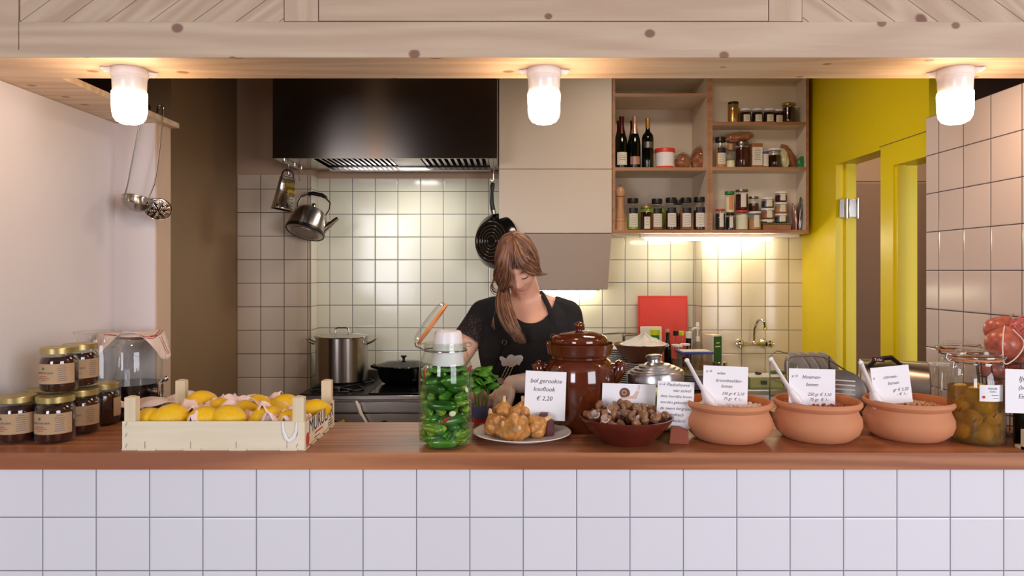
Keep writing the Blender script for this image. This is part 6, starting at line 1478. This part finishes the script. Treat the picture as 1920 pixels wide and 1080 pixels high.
for SH in (RS, LS): limb(mb, [(.054, 2.662, 1.484), lerp((.054, 2.662, 1.484), SH, .55), SH], [.034, .040, .050], .008)
limb(mb, [RS, lerp(RS, RE, .18)], [.051, .051], .006); limb(mb, [LS, lerp(LS, LE, .5), LE, lerp(LE, LW, .12)], [.051, .050, .047, .046], .007)
def neck_cut(p):
    if ((p.x-.066)/.100)**2+((p.z-1.530)/.138)**2 < 1 and (p.y < 2.67 or p.z > 1.475): return True
    return p.z > 1.484 or p.z < .895
garment('cardigan', mb, M['black_cloth'], neck_cut, .0045)
n = NT('black_lace'); vo = n.n('ShaderNodeTexVoronoi'); n.l(n.pos(), vo.inputs['Vector']); vo.inputs['Scale'].default_value = 130
n.bsdf(n.ramp(vo.outputs['Distance'], [(.22, L('5a2e2a')), (.42, L('100e10'))]), .85)
mb = MB(); limb(mb, [lerp(RS, RE, .10), lerp(RS, RE, .3), lerp(RS, RE, .50)], [.052, .054, .058], .005, cap=False)
lo_ = Vector(lerp(RS, RE, .5)); dd = (Vector(RE)-Vector(RS)).normalized()
garment('lace_sleeve', mb, n.mat, lambda p: (p-lo_).dot(dd) > -.008, .005, 'open-worked black lace sleeve')
mb = MB()
for s in (-1, 1): limb(mb, [(.05+s*.088, 2.70, .90), (.05+s*.095, 2.69, .48), (.05+s*.095, 2.70, .09)], [.094, .066, .055], .008)
mb.ball((.05, 2.70, .93), (.185, .125, .09), 24, 16, 0, OFF); garment('trousers', mb, plain('dark_trousers', '1c1c22', .9), lambda p: p.z < .07, .010)
for s in (-1, 1):
    mb = MB(); mb.ball((.05+s*.1, 2.635, .045), (.050, .130, .045), 24, 14, 0, OFF, fn=lambda x, y, z: (x, y, max(z, -.9))); obj('shoe', mb, plain('dark_shoe', '201c1c', .6), cook)
mb = MB()
def bib(u, v):
    z = 1.322-.66*v+(.006*math.sin(PI*u) if v == 0 else 0); w0 = .092 if v < .02 else .092+min(1, (v-.02)*2.6)*.085; x = .062+(2*u-1)*w0
    zz = max(.80, z); return (x, torso_front(x, zz, .010)-.010-.003*math.sin(u*22)*v, z)
mb.grid(48, 60, bib, 0, OFF); ap = obj('apron', mb, M['apron'], cook, solid=.003)
mb = MB()
def strap(px, P):
    mb.tube(catmull(P, 6), .012, 10, 0, OFF, flat=.22)
mb.add(*(lambda g: (g.V, g.F))(MB().grid(6, 30, lambda u, v: (lambda p: (p[0]+(u-.5)*.019, p[1]-.0015*math.sin(PI*u), p[2]))(catmull([(.148,2.548,1.322),(.146,2.552,1.38),(.136,2.575,1.435),(.118,2.612,1.478),(.103,2.648,1.505)], 8)[min(32, int(v*32))]))), 0, OFF)
obj('neck_strap', mb, M['apron'], ap, solid=.003)
for px, py in ((946, 641), (1036, 630)):
    mb = MB(); c = Vector((X(px, 2.53), 0, H(py, 2.53))); c.y = torso_front(c.x, c.z, .010)-.016
    mb.tube([(c.x+.0075*math.cos(a*PI/8), c.y, c.z+.0075*math.sin(a*PI/8)) for a in range(16)], .0014, 6, 0, OFF, closed=True); obj('metal_ring', mb, M['steel_s'], ap)
def onapron(px, py): x, z = X(px, 2.53), H(py, 2.53); return (x, torso_front(x, z, .010)-.0150, z)
mb = MB()
blob = [(937,668),(941,667),(944,671),(948,674),(951,668),(955,664),(960,663),(964,666),(970,665),(977,664),(981,668),(980,674),(976,679),(974,684),(969,682),(964,686),(957,688),(951,685),(944,687),(940,683),(940,677),(937,673)]
mb.add([onapron(*p) for p in blob]+[onapron(958, 676)], [(i, (i+1) % len(blob), len(blob)) for i in range(len(blob))], 0, OFF)
for a, b, c in (((950,687),(944,700),(939,714)), ((955,688),(949,702),(942,715)), ((962,686),(955,702),(944,716))): mb.tube([onapron(*a), onapron(*b), onapron(*c)], .0014, 5, 0, OFF)
cc = [(933,711),(939,709),(944,712),(945,718),(941,722),(935,721),(932,716)]; mb.add([onapron(*p) for p in cc]+[onapron(938, 716)], [(i, (i+1) % 7, 7) for i in range(7)], 0, OFF)
x, y, z = onapron(956, 706); text(mb, 'TAV', .030, x, z, y, T=OFF, align='LEFT'); obj('printed_emblem', mb, M['print'], ap)
mb = MB(); hand(mb, LW, LHD, LHN, -1, .55, .0022); limb(mb, [lerp(LE, LW, .38), lerp(LE, LW, .8), LW], [.040, .033, .028], .003)
garment('glove', mb, M['glove'], None, .0036, 'thin pale disposable glove on the hand at the right', 1)
# ---------------------------------------------------------------- basil in a printed plastic sleeve
lx, lz = X(903, 2.40), 2.385
t = thing('basil_bunch', 'bunch of green basil in a printed plastic sleeve beside the pickle jar', 'herbs', (lx, lz, CT))
rng = random.Random(6); mb = MB()
for k in range(60):
    a = rng.uniform(0, 2*PI); el = rng.uniform(-.1, 1.3); rr = rng.uniform(.025, .048); c = Vector((rr*math.cos(a)*math.cos(el)*1.0, rr*math.sin(a)*math.cos(el), .130+rr*1.25*math.sin(el)))
    Lf = rng.uniform(.020, .031); Tm = T_(c, (rng.uniform(-.9, .5), rng.uniform(-.6, .6), a)); 
    def lf(u, v): w = math.sin(PI*u)**.6*.72; return (Lf*(2*u-1), Lf*w*(2*v-1), Lf*(.35*(1-(2*u-1)**2)-.25*(2*v-1)**2*w*2))
    mb.grid(8, 6, lf, 0, Tm)
obj('leaves', mb, M['leaf'], t, sharp=80)
mb = MB()
for k in range(9): a = k*.7; mb.tube([(.008*math.cos(a), .008*math.sin(a), .01), (.03*math.cos(a), .03*math.sin(a), .14)], .002, 5)
obj('stems', mb, M['leaf'], t)
mb = MB(); mb.lathe([(.020,0),(.026,.02),(.040,.08),(.048,.105)], 32); obj('plastic_sleeve', mb, M['plastic_clear'], t)
def cone(z): return .0205+(.0485-.0205)*z/.105
mb = MB()
def cb(z0, z1, m): mb.grid(14, 3, lambda u, v: (lambda z, a: ((cone(z)+.0015)*math.sin(a), -(cone(z)+.0015)*math.cos(a), z))(z0+(z1-z0)*v, (u-.5)*2.6), m)
cb(.012, .026, 1); cb(.028, .070, 0); obj('sleeve_print', mb, [plain('blue_print', '5a6ea8', .4), M['red']], t)
# ---------------------------------------------------------------- ladle and skimmer hanging from the side board
Z = 2.815; lx0, lz0 = X(258, Z), H(378, Z)
t = thing('soup_ladle', 'steel soup ladle hanging by its hooked handle from the left side board', 'ladle', (X(258, Z), Z, H(380, Z)))
def q(px, py, dy=0): return (X(px, Z)-t.location.x, dy, H(py, Z)-t.location.z)
mb = MB(); mb.tube(catmull([q(281, 206, .0), q(279, 197, .004), q(272, 197, .0), q(267, 210), q(257, 258), q(247, 308), q(240, 344), q(235, 362), q(233, 371)], 5), .0034, 8, flat=1.5); obj('handle', mb, M['steel_s'], t)
mb = MB(); R = .057; mb.lathe([(0,-R*.86)]+[(R*math.cos(a), R*.86*math.sin(a)) for a in [-PI/2+PI/2*k/9 for k in range(1, 10)]]+[(R*1.02,.002),(R*.97,.001)]+[(R*.96*math.cos(a), R*.82*math.sin(a)) for a in [-PI/2*k/9 for k in range(0, 9)]]+[(0,-R*.82)], 44, 0, T_((0, 0, .012), (math.radians(14), math.radians(22), 0))); obj('bowl', mb, M['steel'], t)
t = thing('skimmer', 'perforated steel skimmer hanging beside the soup ladle', 'skimmer', (X(282, Z), Z+.062, H(390, Z)))
def q(px, py, dy=0): return (X(px, Z)-t.location.x, dy, H(py, Z)-t.location.z)
mb = MB(); mb.tube(catmull([q(283, 206, -.012), q(284, 194, -.006), q(290, 193, -.002), q(291, 206), q(286, 260), q(279, 315), q(274, 342), q(269, 356, -.002), q(266, 366, -.004), q(267, 380, -.006)], 5), .0034, 8, flat=1.5); obj('handle', mb, M['steel_s'], t)
R = .050; V = [(0,0,-.006)]; Fc = []; NR, NS = 15, 48
for i in range(1, NR+1):
    for k in range(NS): a = 2*PI*k/NS; rr = R*i/NR; V.append((rr*math.cos(a), rr*math.sin(a), -.006+.010*(i/NR)**2))
for k in range(NS): Fc.append((0, 1+k, 1+(k+1) % NS))
for i in range(1, NR):
    for k in range(NS):
        step = 2 if i > 9 else 4
        if i % 2 == 0 and i < NR-1 and (k % (step*2)) < step and (k % step) != step-1 or (i in (4, 8, 12) and k % 4 == 0): continue
        Fc.append((1+(i-1)*NS+k, 1+i*NS+k, 1+i*NS+(k+1) % NS, 1+(i-1)*NS+(k+1) % NS))
mb = MB(); mb.add(V, Fc, 0, T_((0, 0, 0), (math.radians(52), math.radians(48), 0))); obj('perforated_disc', mb, M['steel_s'], t, solid=.0015)
